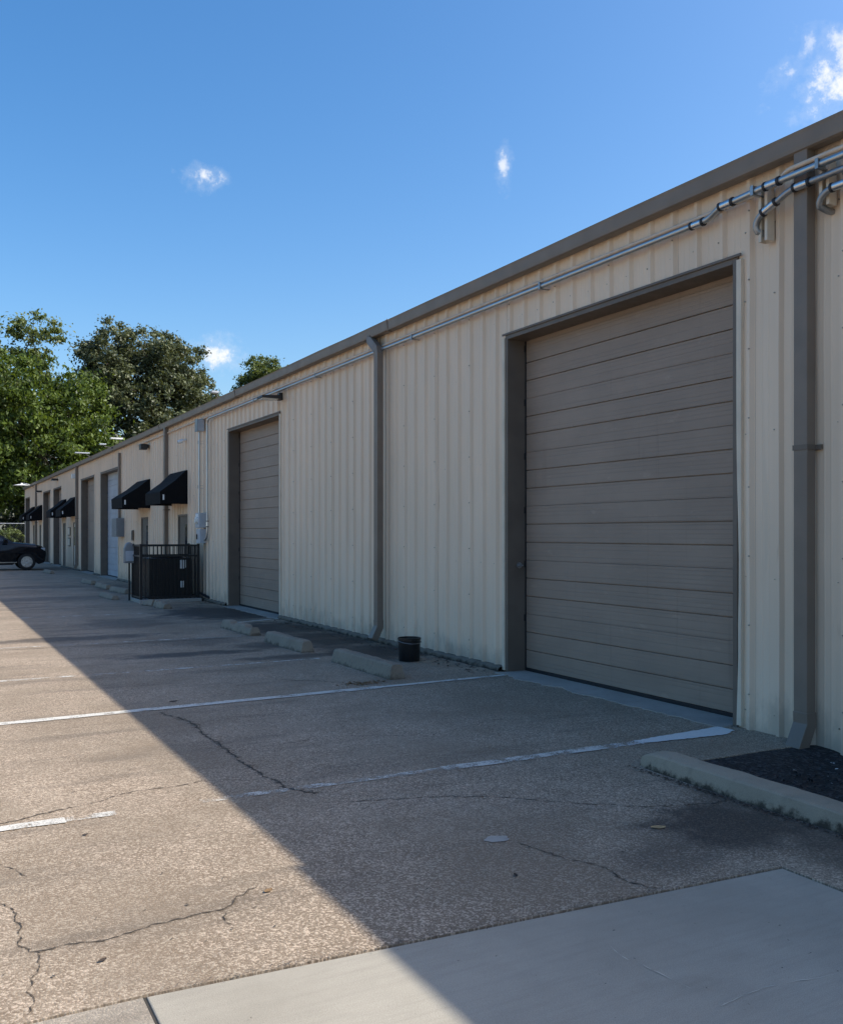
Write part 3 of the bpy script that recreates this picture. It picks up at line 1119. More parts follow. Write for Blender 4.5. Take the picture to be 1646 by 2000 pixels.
# ------------------------------------------------------------------ things along the wall
# wheel stops
def rough_stop(L, seed, brk=0.0, h=.13):
    rnd = random.Random(seed)
    pr = [(-.105, 0), (-.098, .035), (-.070, h - .022), (-.055, h), (0, h + .002), (.055, h), (.070, h - .022), (.098, .035), (.105, 0)]
    n = int(L / .04)
    vs, fs = [], []
    K = len(pr)
    for i in range(n + 1):
        y = -L / 2 + L * i / n
        end = min(i, n - i) * L / n
        sh = 1 - .06 * max(0, 1 - end / .05)
        chip = 1 - brk * max(0, noise.noise((y * 2.6, seed, 0)) * 1.6) - (.06 * max(0, noise.noise((y * 9, seed * 2, 1)))) - (.25 * brk if abs(noise.noise((y * 5, seed, 8))) > .42 else 0)
        for u, z in pr:
            j = .004 * noise.noise((u * 40, y * 30, z * 40 + seed)) + (.004 * noise.noise((u * 12, y * 7, seed)) if z > .04 else 0)
            vs.append((u * sh + j, y + j * .5 + (0 if 0 < i < n else (-.02 if i == 0 else .02) * (1 - z / h)), max(0, z * sh * chip + (j if z > .01 else 0))))
    for i in range(n):
        for k in range(K - 1):
            fs.append((i * K + k, (i + 1) * K + k, (i + 1) * K + k + 1, i * K + k + 1))
    fs += [tuple(range(K)), tuple(range(n * K, (n + 1) * K))[::-1]]
    return MB().add(vs, fs)


ST = [(4.72, 10.15, 1.66, 0, "pale concrete wheel stop nearest the black bucket, longest in the row", 0.0, .17),
      (4.68, 12.75, 1.50, .01, "worn concrete wheel stop second from the black bucket", .12, .16),
      (4.70, 15.12, 1.50, .02, "crumbling concrete wheel stop in front of the second roll-up door edge", .45, .15),
      (4.17, 24.45, 1.4, .05, "low broken concrete wheel stop lying left of the black cage", .5, .13),
      (4.85, 26.7, 1.6, .08, "dim wheel stop beyond the cage, close to the wall side of the broken one", .35, .14),
      (4.80, 29.1, 1.5, .05, "small pale wheel stop beyond the cage in front of the grey box", .3, .14),
      (4.80, 31.9, 1.5, .05, "farthest wheel stop, in front of the white roll-up door", .2, .14),
      (4.6, 41.0, 1.6, .06, "far wheel stop beside the dark car's nose", .2, .14)]
for i, (x, y, L, rz, lab, brk, h) in enumerate(ST):
    o = rough_stop(L, i + 3, brk, h).build("wheel_stop", M["stop"])
    o.location = (x, y, .001)
    o.rotation_euler = (0, 0, rz)
    tag(o, lab, "wheel stop", "concrete wheel stops along the wall")
    if i < 2:
        pn = MB()
        for yy in (-L * .32, L * .32):
            pn.tube([(0, yy, h - .02), (0, yy, h + .004)], .012, 8)
        pn.build("rebar_pins", M["screw"], o)
# a stop broken into chunks beside the cage
bs = empty("wheel_stop", (4.62, 21.0, 0), .1, "shattered wheel stop in pieces at the foot of the black cage", "wheel stop", "concrete wheel stops along the wall")
rnd = random.Random(11)
for k, (dx, dy, L, rz) in enumerate([(.0, -.42, .42, .1), (.04, .05, .40, -.25), (-.02, .46, .36, .3)]):
    o = rough_stop(L, 30 + k, .5, .15).build("chunk", M["stop"], bs, smooth=True)
    o.location = (dx, dy, 0)
    o.rotation_euler = (0, rnd.uniform(-.12, .12), rz)

# bucket
bu = empty("bucket", (5.55, 10.60, .0), 0, "black plastic bucket with wire handle standing against the wall by the downspout", "bucket")
b = MB()
b.lathe([(.132, 0), (.136, .01), (.143, .275), (.152, .277), (.152, .300), (.143, .302), (.138, .298), (.130, .02)], 28)
b.build("body", M["pail"], bu, smooth=True)
b = MB()
b.lathe([(.146, .235), (.153, .238), (.153, .252), (.146, .255)], 28)
b.build("band", M["pail"], bu, smooth=True)
b = MB()
pts = [(.155 * math.cos(t), -.155 * abs(math.sin(t)), .262 - .03 * math.sin(t)) for t in [math.pi * k / 16 for k in range(17)]]
b.tube(pts, .003, 6)
b.build("handle", M["galv_dull"], bu, smooth=True)
# awnings
def awning(y0, y1, proj, label):
    a = empty("awning", (WX - .035, (y0 + y1) / 2, 2.42), 0, label, "awning", "black door awnings")
    hw = (y1 - y0) / 2
    H, F = .88, .32
    b = MB()
    pts = [(0, 0), (0, H), (-.04, H + .004), (-proj * .45, F + (H - F) * .52), (-proj, F), (-proj - .012, F - .02), (-proj, 0)]
    # canvas: sloping top, front valance, two cheeks
    for k in range(1, 6):
        p, q = pts[k], pts[k + 1]
        b.add([(p[0], -hw, p[1]), (q[0], -hw, q[1]), (q[0], hw, q[1]), (p[0], hw, p[1])], [(0, 1, 2, 3)])
    for s in (-hw, hw):
        b.add([(x, s, z) for x, z in pts], [tuple(range(7)) if s < 0 else tuple(range(7))[::-1]])
    o = b.build("canopy", M["black_cloth"], a)
    sm = o.modifiers.new("thick", "SOLIDIFY")
    sm.thickness = .006
    f = MB()
    for s in (-hw + .02, hw - .02):
        f.tube([(-.015, s, .02), (-proj + .02, s, .02)], .012, 6)
        f.tube([(-.015, s, .02), (-.015, s, H - .03)], .012, 6)
    f.tube([(-proj + .02, -hw + .03, .02), (-proj + .02, hw - .03, .02)], .012, 6)
    f.build("frame", M["black_metal"], a)
    c = MB()
    c.box(-proj + .05, -proj + .09, -hw - .012, -hw - .008, .10, .24)
    c.build("tie_tag", M["white_plastic"], a)
    return a


awning(24.12, 25.9, .70, "large black awning over the entry door just past the meter boxes")
awning(28.62, 30.4, .82, "second black awning, beyond the downspout and left of the nearest one")
awning(43.95, 45.7, .66, "black awning beside the downspout past the white roll-up door")
awning(47.3, 49.0, .70, "black awning in front of the far pair of dark roll-up doors")
awning(57.5, 59.2, .68, "far black awning close to the far downspout, second from the end")
awning(61.3, 63.0, .75, "farthest black awning at the end of the warehouse")

# conduits under the gutter
def pipe_thing(name, pts, r, mat, label, cat, couplings=(), rc=None, straps=(), group=None):
    root = empty(name, pts[0], 0, label, cat, group)
    p0 = Vector(pts[0])
    MB().tube([Vector(p) - p0 for p in pts], r, 12).build("pipe", mat, root, smooth=True)
    for (p, d) in couplings:
        p, d = Vector(p) - p0, Vector(d).normalized()
        rc_ = rc or r * 1.25
        co_ = MB().tube([p - d * .055, p + d * .055], rc_, 12).build("coupling", M["coupling"], root, smooth=True)
        for s in (-1, 1):
            MB().tube([p + d * s * .056, p + d * s * .078], rc_ * 1.14, 12).build("ring", M["black_ring"], co_, smooth=True)
    for p in straps:
        p = Vector(p) - p0
        b = MB()
        b.box(p.x - r - .008, p.x - r + .0, p.y - .014, p.y + .014, p.z - r - .012, p.z + r + .012)
        b.box(p.x - r, p.x + .10, p.y - .013, p.y + .013, p.z + r + .002, p.z + r + .010)
        b.box(p.x - r, p.x + .10, p.y - .013, p.y + .013, p.z - r - .010, p.z - r - .002)
        b.build("strap", M["galv_dull"], root)
    return root


def bez(p0, p1, p2, p3, n=8):
    p0, p1, p2, p3 = map(Vector, (p0, p1, p2, p3))
    out = []
    for i in range(n + 1):
        t = i / n
        out.append(p0 * (1 - t) ** 3 + p1 * 3 * t * (1 - t) ** 2 + p2 * 3 * t * t * (1 - t) + p3 * t ** 3)
    return out


# painted pipe, uppermost
pts = [(6.055, -8.0, 4.50), (6.0, 3.6, 4.50), (5.96, 4.6, 4.50)] + bez((5.96, 4.95, 4.50), (5.965, 5.08, 4.50), (6.06, 5.12, 4.455), (6.068, 5.3, 4.455))[0:] + \
    [(6.068, 8, 4.462), (6.07, 12, 4.47), (6.07, 17, 4.478), (6.07, 21.8, 4.485), (6.07, 27, 4.485), (6.07, 30.5, 4.485)]
pipe_thing("painted_pipe", pts, .019, M["beige_pipe"], "thin beige painted pipe running just under the gutter along the whole wall", "pipe")
# bright conduit beneath it
XS = 6.03
pts = [(5.93, -8.0, 4.43), (5.93, 4.6, 4.43), (5.935, 5.22, 4.43), (5.94, 5.5, 4.42)] + bez((5.94, 5.62, 4.418), (5.94, 5.75, 4.415), (XS, 5.8, 4.392), (XS, 5.98, 4.392), 6) + \
    [(XS, 8.3, 4.392), (XS, 12, 4.40), (XS, 17, 4.405), (XS, 21.7, 4.41)] + bez((XS, 21.75, 4.41), (XS, 21.95, 4.41), (XS, 22.0, 4.37), (XS, 22.0, 4.2), 6) + \
    [(XS, 22.0, 1.8)] + bez((XS, 22.0, 1.8), (XS, 22.0, 1.56), (XS, 22.06, 1.5), (XS, 22.26, 1.5), 6)
pipe_thing("electrical_conduit", pts, .027, M["galv"], "bright steel conduit run under the gutter that drops to the meter boxes", "conduit",
           couplings=[((5.933, 5.12, 4.43), (0, 1, 0)), ((5.94, 5.60, 4.419), (0, 1, -.02)), ((XS, 6.02, 4.392), (0, 1, 0)), ((XS, 22.0, 1.88), (0, 0, 1))], rc=.033,
           straps=[(XS, y, 4.392 + (y - 6) * .0012) for y in (8.36, 11.4, 15.0, 18.4)] + [(5.935, 5.30, 4.43), (5.93, 4.68, 4.43)])
# bent second conduit, ends in the wall through the strut
pts = [(5.96, -8.0, 4.34), (5.96, 4.55, 4.34), (5.96, 4.78, 4.34)] + bez((5.96, 4.9, 4.34), (5.96, 5.02, 4.34), (5.97, 5.08, 4.29), (5.97, 5.17, 4.27), 6) + \
    bez((5.97, 5.2, 4.262), (5.975, 5.32, 4.22), (5.985, 5.345, 4.17), (6.0, 5.33, 4.12), 7) + [(6.08, 5.30, 4.10), (6.14, 5.30, 4.10)]
pipe_thing("electrical_conduit", pts, .026, M["galv_dull"], "grey bent conduit that curls down into the wall left of the near downspout", "conduit",
           couplings=[((5.96, 4.86, 4.34), (0, 1, 0)), ((5.97, 5.18, 4.268), (0, 1, -.36))], rc=.032)
pts = [(5.97, -8.0, 4.235), (5.97, 4.50, 4.235)] + bez((5.97, 4.56, 4.235), (5.97, 4.66, 4.235), (5.975, 4.72, 4.20), (6.0, 4.735, 4.14), 7) + [(6.08, 4.72, 4.115), (6.14, 4.72, 4.115)]
pipe_thing("electrical_conduit", pts, .026, M["galv_dull"], "short grey conduit curling into the wall right of the near downspout", "conduit",
           couplings=[((5.97, 4.53, 4.235), (0, 1, 0))], rc=.032)
for y, z0, lab in ((5.28, 4.03, "beige strut channel left of the near downspout, holding the conduits"), (4.70, 4.14, "beige strut channel right of the near downspout, at the photo's edge")):
    s = MB()
    s.prism([(0, -.045), (.085, -.045), (.085, .045), (0, .045), (0, .018), (.012, .018), (.012, .033), (.072, .033), (.072, -.033), (.012, -.033), (.012, -.018), (0, -.018)], z0, 4.47, axis=2)
    o = s.build("strut_channel", M["beige_trim"])
    o.location = (6.008, y, 0)
    tag(o, lab, "bracket", "strut channels holding the conduits")

# meter and disconnect by the second roll-up door
mt = empty("electric_meter", (WX - .03, 22.45, 1.43), 0, "pale grey electric meter and switch boxes stacked on the wall beside the second roll-up door", "electric meter")
b = MB()
b.box(-.20, 0, -.17, .17, .36, .72)
b.build("meter_socket", M["grey_box2"], mt, bevel=.012)
b = MB()
b.box(-.18, 0, -.16, .16, -.02, .33)
b.build("switch_box", M["grey_box2"], mt, bevel=.012)
b = MB()
b.tube([(-.20, 0, .55), (-.215, 0, .55)], .10, 20)
b.tube([(-.215, 0, .55), (-.25, 0, .55)], .075, 20)
b.build("meter_dial", M["lens"], mt, smooth=True)
b = MB()
b.box(-.20, -.18, .05, .10, .08, .20)
b.build("lever", M["black_metal"], mt)
b = MB()
b.box(-.208, -.2, -.12, .12, .62, .70)
b.build("rating_plate", M["label"], mt)
pipe_thing("service_conduit", [(6.0, 22.62, 2.14), (6.0, 22.62, 4.16)], .028, M["galv"], "straight steel riser from the meter up to a small grey box", "conduit",
           straps=[(6.0, 22.62, 3.9), (6.0, 22.62, 2.8)])
jb = empty("junction_box", (WX - .03, 22.62, 4.17), 0, "small blue-grey junction box on top of the riser above the meter", "junction box")
b = MB()
b.box(-.17, 0, -.11, .11, 0, .29)
b.build("body", M["grey_box2"], jb, bevel=.008)
b = MB()
b.box(-.18, -.1715, -.12, .12, -.01, .30)
b.build("cover", M["grey_box"], jb, bevel=.003)

# wall-pack flood light over the second door
fl = empty("wall_floodlight", (WX - .035, 16.95, 4.28), 0, "dark bronze wall floodlight under the conduit by the second roll-up door corner", "floodlight")
b = MB()
b.box(-.07, 0, -.07, .07, -.06, .08)
b.build("base", M["bronze"], fl, bevel=.006)
b = MB()
b.prism([(-.07, .02), (-.44, .0), (-.45, -.045), (-.07, -.05)], -.16, .16, axis=1)
b.build("head", M["bronze"], fl, bevel=.006)
b = MB()
b.box(-.42, -.12, -.13, .13, -.062, -.047)
b.build("lens", M["lens"], fl)

cm = empty("security_camera", (WX - .032, 24.35, 4.12), 0, "small white security camera high on the wall above the nearest awning", "camera")
b = MB()
b.tube([(0, 0, 0), (-.10, 0, -.02)], .03, 10)
b.build("mount", M["white_plastic"], cm, smooth=True)
b = MB()
b.tube([(-.08, .0, -.03), (-.20, .03, -.07)], .05, 14)
b.build("housing", M["white_plastic"], cm, smooth=True)
b = MB()
b.tube([(-.200, .03, -.07), (-.206, .0315, -.072)], .042, 14)
b.build("lens", M["glass"], cm)

# small spotlight with hanging cable beyond the downspout
sp = empty("wall_spotlight", (WX - .035, 28.9, 4.33), 0, "small dark spotlight under the eave between the two near awnings", "spotlight")
b = MB()
b.box(-.05, 0, -.08, .08, -.05, .05)
b.build("base", M["bronze"], sp)
b = MB()
b.box(-.26, -.05, -.14, .14, -.11, .06)
b.build("head", M["bronze"], sp, bevel=.01)

# service panel with its riser and roof-edge lamp
pb = empty("electrical_cabinet", (WX - .03, 33.2, 1.54), 0, "grey electrical panel on the wall between the white roll-up door and the second awning", "electrical panel")
b = MB()
b.box(-.26, 0, -.42, .42, 0, .64)
b.build("cabinet", M["grey_box"], pb, bevel=.01)
b = MB()
b.box(-.272, -.2605, -.40, .40, .02, .62)
b.build("door", M["grey_box"], pb, bevel=.004)
b = MB()
b.box(-.285, -.273, .30, .34, .26, .38)
b.build("latch", M["galv_dull"], pb)
pipe_thing("riser_pipe", [(6.02, 33.25, 2.18), (6.02, 33.25, 4.46)], .05, M["trim"], "brown riser pipe from the grey panel to the eave", "pipe")
ol = empty("outlet_box", (WX - .033, 31.2, 1.42), 0, "small brown outlet box on the wall right of the grey panel", "outlet")
b = MB()
b.box(-.05, 0, -.09, .09, 0, .34)
b.build("box", M["trim"], ol, bevel=.006)
b = MB()
b.box(-.062, -.0505, -.07, .07, .03, .31)
b.build("cover", M["trim_dark"], ol)


def shade_lamp(name, wall_y, z, reach, rad, label):
    """round white dish lamp on an arm from the eave"""
    r = empty(name, (WX - .03, wall_y, z), 0, label, "lamp", "white dish lamps along the eave")
    b = MB()
    b.tube(bez((0, 0, -.15), (-.15, 0, .0), (-reach * .6, 0, .12), (-reach, 0, .10), 8), .018, 8)
    b.build("arm", M["galv_dull"], r, smooth=True)
    b = MB()
    b.lathe([(.05, .12), (.06, .05), (rad * .45, .035), (rad, -.03), (rad * .98, -.045), (rad * .4, .015), (.04, .02)], 24, (-reach, 0, 0))
    b.build("dish", M["white_plastic"], r, smooth=True)
    b = MB()
    b.lathe([(.03, .015), (.05, -.03), (.035, -.07), (.01, -.08)], 12, (-reach, 0, 0))
    b.build("bulb", M["lens"], r, smooth=True)
    return r


shade_lamp("eave_lamp", 62.0, 4.66, .72, .50, "bright white dish lamp at the far end of the warehouse")
# flat flood lamp heads standing on the gutter edge
def flat_lamp(x, y, z, wd, dp, label):
    r = empty("flood_lamp", (x, y, z), 0, label, "floodlight", "flat flood lamps on the eave")
    b = MB()
    b.box(-wd / 2, wd / 2, -dp / 2, dp / 2, 0, .045)
    b.build("head", M["white_plastic"] if wd == .40 else M["grey_box2"], r, bevel=.006)
    b = MB()
    b.box(-wd / 2 + .03, wd / 2 - .03, -dp / 2 + .03, dp / 2 - .03, -.006, -.0005)
    b.build("lens", M["lens"], r)
    b = MB()
    b.tube([(wd * .25, 0, -.002), (wd * .3, 0, -.06), (6.03 - x, 0, 4.70 - z)], .014, 8)
    b.build("arm", M["bronze"], r, smooth=True)
    return r


flat_lamp(5.92, 33.25, 4.93, .40, .22, "flat white flood lamp standing over the gutter above the riser pipe")
flat_lamp(5.62, 34.2, 4.80, .22, .18, "small pale lamp head beside the larger flat flood lamp")
flat_lamp(5.62, 39.0, 4.86, .55, .2, "flat pale flood lamp over the brown roll-up door past the white one")
flat_lamp(5.90, 20.9, 4.88, .16, .12, "tiny lamp head on the gutter above the meter boxes")
for y, lab in ((44.2, "small white wall lamp right of the far downspout by the black awning"),):
    f = empty("wall_lamp", (WX - .03, y, 4.25), 0, lab, "wall lamp")
    MB().box(-.18, 0, -.12, .12, -.1, .1).build("housing", M["white_plastic"], f, bevel=.01)
    MB().box(-.17, -.02, -.10, .10, -.112, -.1005).build("lens", M["lens"], f)
for y, z, lab in ((50.6, 4.42, "dark floodlight above the nearer far dark roll-up door"), (57.9, 4.1, "dark floodlight beside the far downspout")):
    f = empty("wall_floodlight", (WX - .03, y, z), 0, lab, "floodlight")
    MB().box(-.30, 0, -.2, .2, -.05, .05).build("head", M["bronze"], f, bevel=.01)
    MB().box(-.28, -.04, -.17, .17, -.062, -.0505).build("lens", M["lens"], f)

# cage with the air conditioner
CX0, CX1, CY0, CY1, CH = 4.56, 5.93, 22.45, 23.40, 1.38
cg = empty("equipment_cage", ((CX0 + CX1) / 2, (CY0 + CY1) / 2, 0), 0, "black steel picket cage round the air conditioner in front of the wall", "cage")
ccx, ccy = (CX0 + CX1) / 2, (CY0 + CY1) / 2
b = MB()
for x, y in ((CX0, CY0), (CX1, CY0), (CX0, CY1), (CX1, CY1)):
    p = MB()
    p.box(x - ccx - .03, x - ccx + .03, y - ccy - .03, y - ccy + .03, 0, CH + .02)
    p.build("post", M["black_metal"], cg, bevel=.003)
for zz in (.12, CH - .27, CH - .02):
    for ax in range(4):
        r = MB()
        if ax < 2:
            yy = (CY0, CY1)[ax] - ccy
            r.box(CX0 - ccx + .031, CX1 - ccx - .031, yy - .018, yy + .018, zz - .02, zz + .02)
        else:
            xx = (CX0, CX1)[ax - 2] - ccx
            r.box(xx - .018, xx + .018, CY0 - ccy + .031, CY1 - ccy - .031, zz - .02, zz + .02)
        r.build("rail", M["black_metal"], cg)
pk = MB()
pk.box(-.009, .009, -.009, .009, .02, CH - .041)
first = pk.build("picket", M["black_metal"], cg)
spots = [(CX0 + .1 + k * .098, CY0) for k in range(13)] + [(CX0 + .1 + k * .098, CY1) for k in range(13)] + \
        [(CX0, CY0 + .1 + k * .1) for k in range(8)] + [(CX1, CY0 + .1 + k * .1) for k in range(8)]
for i, (x, y) in enumerate(spots):
    o = first if i == 0 else first.copy()
    if i:
        COL.objects.link(o)
        o.parent = cg
    o.location = (x - ccx, y - ccy, 0)
pad = MB()
pad.box(4.50, 5.98, 22.30, 23.55, -.02, .075)
o = pad.build("equipment_pad", M["threshold"], bevel=.012)
tag(o, "pale concrete pad under the black cage", "concrete pad")
ac = empty("air_conditioner", (5.27, 22.92, .078), 0, "black air conditioning unit with white labels inside the picket cage", "air conditioner")
b = MB()
b.box(-.52, .52, -.40, .40, .02, .98)
b.build("cabinet", M["black_metal"], ac, bevel=.03)
for k in range(16):
    MB().box(-.50, .50, -.412, -.4005, .10 + k * .052, .125 + k * .052).build("louvre", M["black_metal"], ac)
b = MB()
b.lathe([(.36, 0), (.38, .01), (.38, .03), (.34, .035), (.06, .05), (.05, .05)], 24, (0, 0, .981))
b.build("fan_guard", M["black_metal"], ac, smooth=True)
MB().box(.23, .33, -.418, -.4125, .72, .93).build("label_plate", M["label"], ac)
MB().box(.36, .385, -.418, -.4125, .74, .93).build("label_plate", M["label"], ac)
MB().box(.24, .32, -.418, -.4125, .26, .42).build("label_plate", M["label"], ac)
# disconnect beside the cage
dc = empty("disconnect_switch", (4.475, 23.42, 0), 0, "rounded blue-grey disconnect box on a post at the left corner of the cage", "switch box")
b = MB()
b.prism([(-.13, .92), (.13, .92), (.13, 1.28), (.08, 1.40), (.0, 1.44), (-.08, 1.40), (-.13, 1.28)], -.08, .08, axis=1)
b.build("housing", M["grey_box"], dc, bevel=.02)
MB().tube([(0, 0, 0), (0, 0, .92)], .022, 8).build("post", M["black_metal"], dc, smooth=True)
MB().box(-.10, .10, -.095, -.0815, .97, 1.22).build("cover", M["grey_box2"], dc, bevel=.004)
# line set from the unit to the wall
pipe_thing("refrigerant_line", bez((5.96, 22.6, .20), (6.02, 22.4, .18), (6.05, 22.3, .12), (6.10, 22.0, .10), 8), .03, M["black_ring"],
           "black insulated pipe lying on the ground between the cage and the wall", "pipe")

# small box door signs far along the wall
for y, z, lab in ((46.2, 1.55, "upper framed notice on the wall under the far black awning"), (46.2, 1.05, "lower framed notice under the upper one by the far black awning")):
    s = empty("notice_board", (WX - .036, y, z), 0, lab, "sign")
    MB().box(-.03, 0, -.35, .35, 0, .40).build("frame", M["trim_dark"], s, bevel=.004)
    MB().box(-.036, -.0305, -.31, .31, .04, .36).build("panel", M["beige_trim"], s)

# ------------------------------------------------------------------ dark car
car = empty("parked_car", (2.75, 45.75, 0), 0, "dark blue-black car parked nose-in to the wall with silver alloy wheels", "car")
Lc, Wc = 4.7, 1.86
hw = Wc / 2


def loft(mb, rings):
    n = len(rings[0])
    vs = [p for r in rings for p in r]
    fs = []
    for i in range(len(rings) - 1):
        for k in range(n):
            k2 = (k + 1) % n
            fs.append((i * n + k, i * n + k2, (i + 1) * n + k2, (i + 1) * n + k))
    fs += [tuple(range(n))[::-1], tuple(range((len(rings) - 1) * n, len(rings) * n))]
    mb.add(vs, fs)


def arch(cx, r, n=9):
    return [(cx + r * math.cos(math.pi * k / n), .34 + r * math.sin(math.pi * k / n)) for k in range(n + 1)]


low = [(-2.35, .42)] + [(-2.32, .30), (-1.85, .22)][:2] + arch(-1.36, .41)[::-1] + [(-.8, .22), (.8, .22)] + arch(1.36, .41)[::-1] + [(1.90, .24), (2.10, .30), (2.17, .44)]
top = [(2.20, .60), (2.205, .72), (2.15, .85), (2.0, .96), (1.72, 1.035), (1.3, 1.085), (.8, 1.13), (.5, 1.14), (-.6, 1.13), (-1.7, 1.13), (-2.15, 1.10), (-2.30, 1.02), (-2.37, .75)]
body = low + top


def ring(y, sx, drop):
    return [(x * sx, y, z - drop * min(1, (z - .5) / .5) if z > .5 else z) for x, z in body]


b = MB()
rr_ = [(0, .965, .13), (.02, .975, .085), (.06, .987, .05), (.14, .995, .02), (.34, 1.0, .0)]
loft(b, [ring(-hw + o_, sx, d_) for o_, sx, d_ in rr_] + [ring(hw - o_, sx, d_) for o_, sx, d_ in rr_[::-1]])
b.build("body", M["car"], car, smooth=True)
b = MB()
gh = [(.82, 1.09), (.52, 1.26), (.08, 1.50), (-.18, 1.58), (-.6, 1.64), (-1.3, 1.60), (-1.75, 1.48), (-2.15, 1.12)]
loft(b, [[(x, -hw + .10 + (z - 1.1) * .36, z) for x, z in gh], [(x * .99, 0 - .3, z + .02 * (z > 1.3)) for x, z in gh], [(x * .99, .3, z + .02 * (z > 1.3)) for x, z in gh], [(x, hw - .10 - (z - 1.1) * .36, z) for x, z in gh]])
b.build("cabin", M["car"], car, smooth=True)
for s in (-1, 1):
    for nm, q in (("side_window", [(.50, 1.16), (.06, 1.45), (-.20, 1.53), (-.20, 1.16)]), ("side_window", [(-.28, 1.16), (-.28, 1.54), (-1.0, 1.55), (-1.05, 1.16)]),
                  ("side_window", [(-1.13, 1.18), (-1.1, 1.54), (-1.6, 1.46), (-1.85, 1.18)])):
        b = MB()
        pts = [(x, s * (hw - .094 - (z - 1.1) * .36), z) for x, z in q]
        pts2 = [(x, s * (hw - .112 - (z - 1.1) * .36), z) for x, z in q]
        b.add(pts + pts2, [(0, 1, 2, 3), (7, 6, 5, 4), (0, 4, 5, 1), (1, 5, 6, 2), (2, 6, 7, 3), (3, 7, 4, 0)])
        b.build(nm, M["glass"], car)
    b = MB()
    b.box(1.78, 2.13, s * hw - (.30 if s > 0 else -.012), s * hw + (-.012 if s > 0 else .30), .76, .89)
    b.build("headlight", M["headlamp"], car, bevel=.03)
    b = MB()
    b.prism([(.35, 1.08), (.58, 1.08), (.54, 1.24), (.40, 1.25)], s * hw - .02 * s, s * (hw + .2), axis=1)
    b.build("mirror", M["car"], car, bevel=.02)
    b = MB()
    b.box(-1.0, .95, s * (hw + .002) - .006, s * (hw + .002) + .006, .30, .335)
    b.build("sill_strip", M["chrome"], car)
b = MB()
ws = [(.78, 1.135), (.10, 1.525)]
b.add([(ws[0][0], -.74, ws[0][1]), (ws[0][0], .74, ws[0][1]), (ws[1][0], .60, ws[1][1]), (ws[1][0], -.60, ws[1][1]),
       (ws[0][0], -.74, ws[0][1] - .02), (ws[0][0], .74, ws[0][1] - .02), (ws[1][0], .60, ws[1][1] - .02), (ws[1][0], -.60, ws[1][1] - .02)],
      [(0, 1, 2, 3), (7, 6, 5, 4), (0, 4, 5, 1), (1, 5, 6, 2), (2, 6, 7, 3), (3, 7, 4, 0)])
b.build("windscreen", M["glass"], car)
b = MB()
b.box(2.12, 2.212, -.55, .55, .52, .74)
b.build("grille", M["black_metal"], car, bevel=.01)
for x in (-1.36, 1.36):
    for s in (-1, 1):
        wy = s * (hw - .115)
        b = MB()
        b.lathe([(.225, -.105), (.30, -.11), (.345, -.085), (.352, 0), (.345, .085), (.30, .11), (.225, .105), (.225, -.105)], 32, cap=False)
        wh = b.build("wheel", M["tyre"], car, smooth=True)
        wh.location = (x, wy, .352)
        wh.rotation_euler = (R(90), 0, 0)
        r = MB()
        r.lathe([(.205, -.10), (.232, -.10), (.232, .10), (.205, .10), (.205, -.10)], 28, cap=False)
        r.lathe([(.19, -.01), (.19, .01)], 24)
        r.lathe([(.02, -.095), (.05, -.1), (.05, .1), (.02, .095)], 12)
        for k in range(9):
            an = 2 * math.pi * k / 9
            c, sn = math.cos(an), math.sin(an)
            for d in (-.085, .085):
                pa = [(.04, -.018), (.21, -.026), (.21, .026), (.04, .018)]
                v1 = [(u * c - v * sn, u * sn + v * c, d - .012) for u, v in pa]
                v2 = [(u * c - v * sn, u * sn + v * c, d + .012) for u, v in pa]
                r.add(v1 + v2, [(3, 2, 1, 0), (4, 5, 6, 7), (0, 1, 5, 4), (1, 2, 6, 5), (2, 3, 7, 6), (3, 0, 4, 7)])
        r.build("rim", M["alloy"], wh)

for ch in car.children:                       # a tall car: body stands higher on larger wheels
    if ch.name.startswith("wheel"):
        ch.scale = (1.08, 1.08, 1.0)
        ch.location.z = .352 * 1.08
    else:
        ch.scale = (1, 1, 1.13)

# ------------------------------------------------------------------ fence at the end of the lot
fn = empty("chain_link_fence", (-6, 70.2, 0), 0, "chain-link fence with a pale top rail closing the far end of the lot", "fence")
FH = 2.35
for k in range(9):
    MB().tube([(-14 + k * 3.3, 0, -.1), (-14 + k * 3.3, 0, FH + .05)], .03, 8).build("post", M["galv_dull"], fn, smooth=True)
MB().tube([(-14, 0, FH), (12.4, 0, FH)], .035, 8).build("top_rail", M["galv"], fn, smooth=True)
b = MB()
for k in range(176):
    x = -14 + k * .15
    for s in (-1, 1):
        xa, xb = x, x + s * FH
        za, zb = 0, FH
        if xb < -14:
            zb = (xa + 14) / 1
            xb = -14
        if xb > 12.4:
            zb = 12.4 - xa
            xb = 12.4
        if zb > .05:
            r = .004
            b.add([(xa - r, 0, za), (xa + r, 0, za), (xb + r, .0, zb), (xb - r, .0, zb), (xa, .01, za), (xb, .01, zb)],
                  [(0, 1, 2, 3), (1, 4, 5, 2), (4, 0, 3, 5)])
tag(b.build("wire_mesh", M["galv_dull"], fn), kind="stuff")

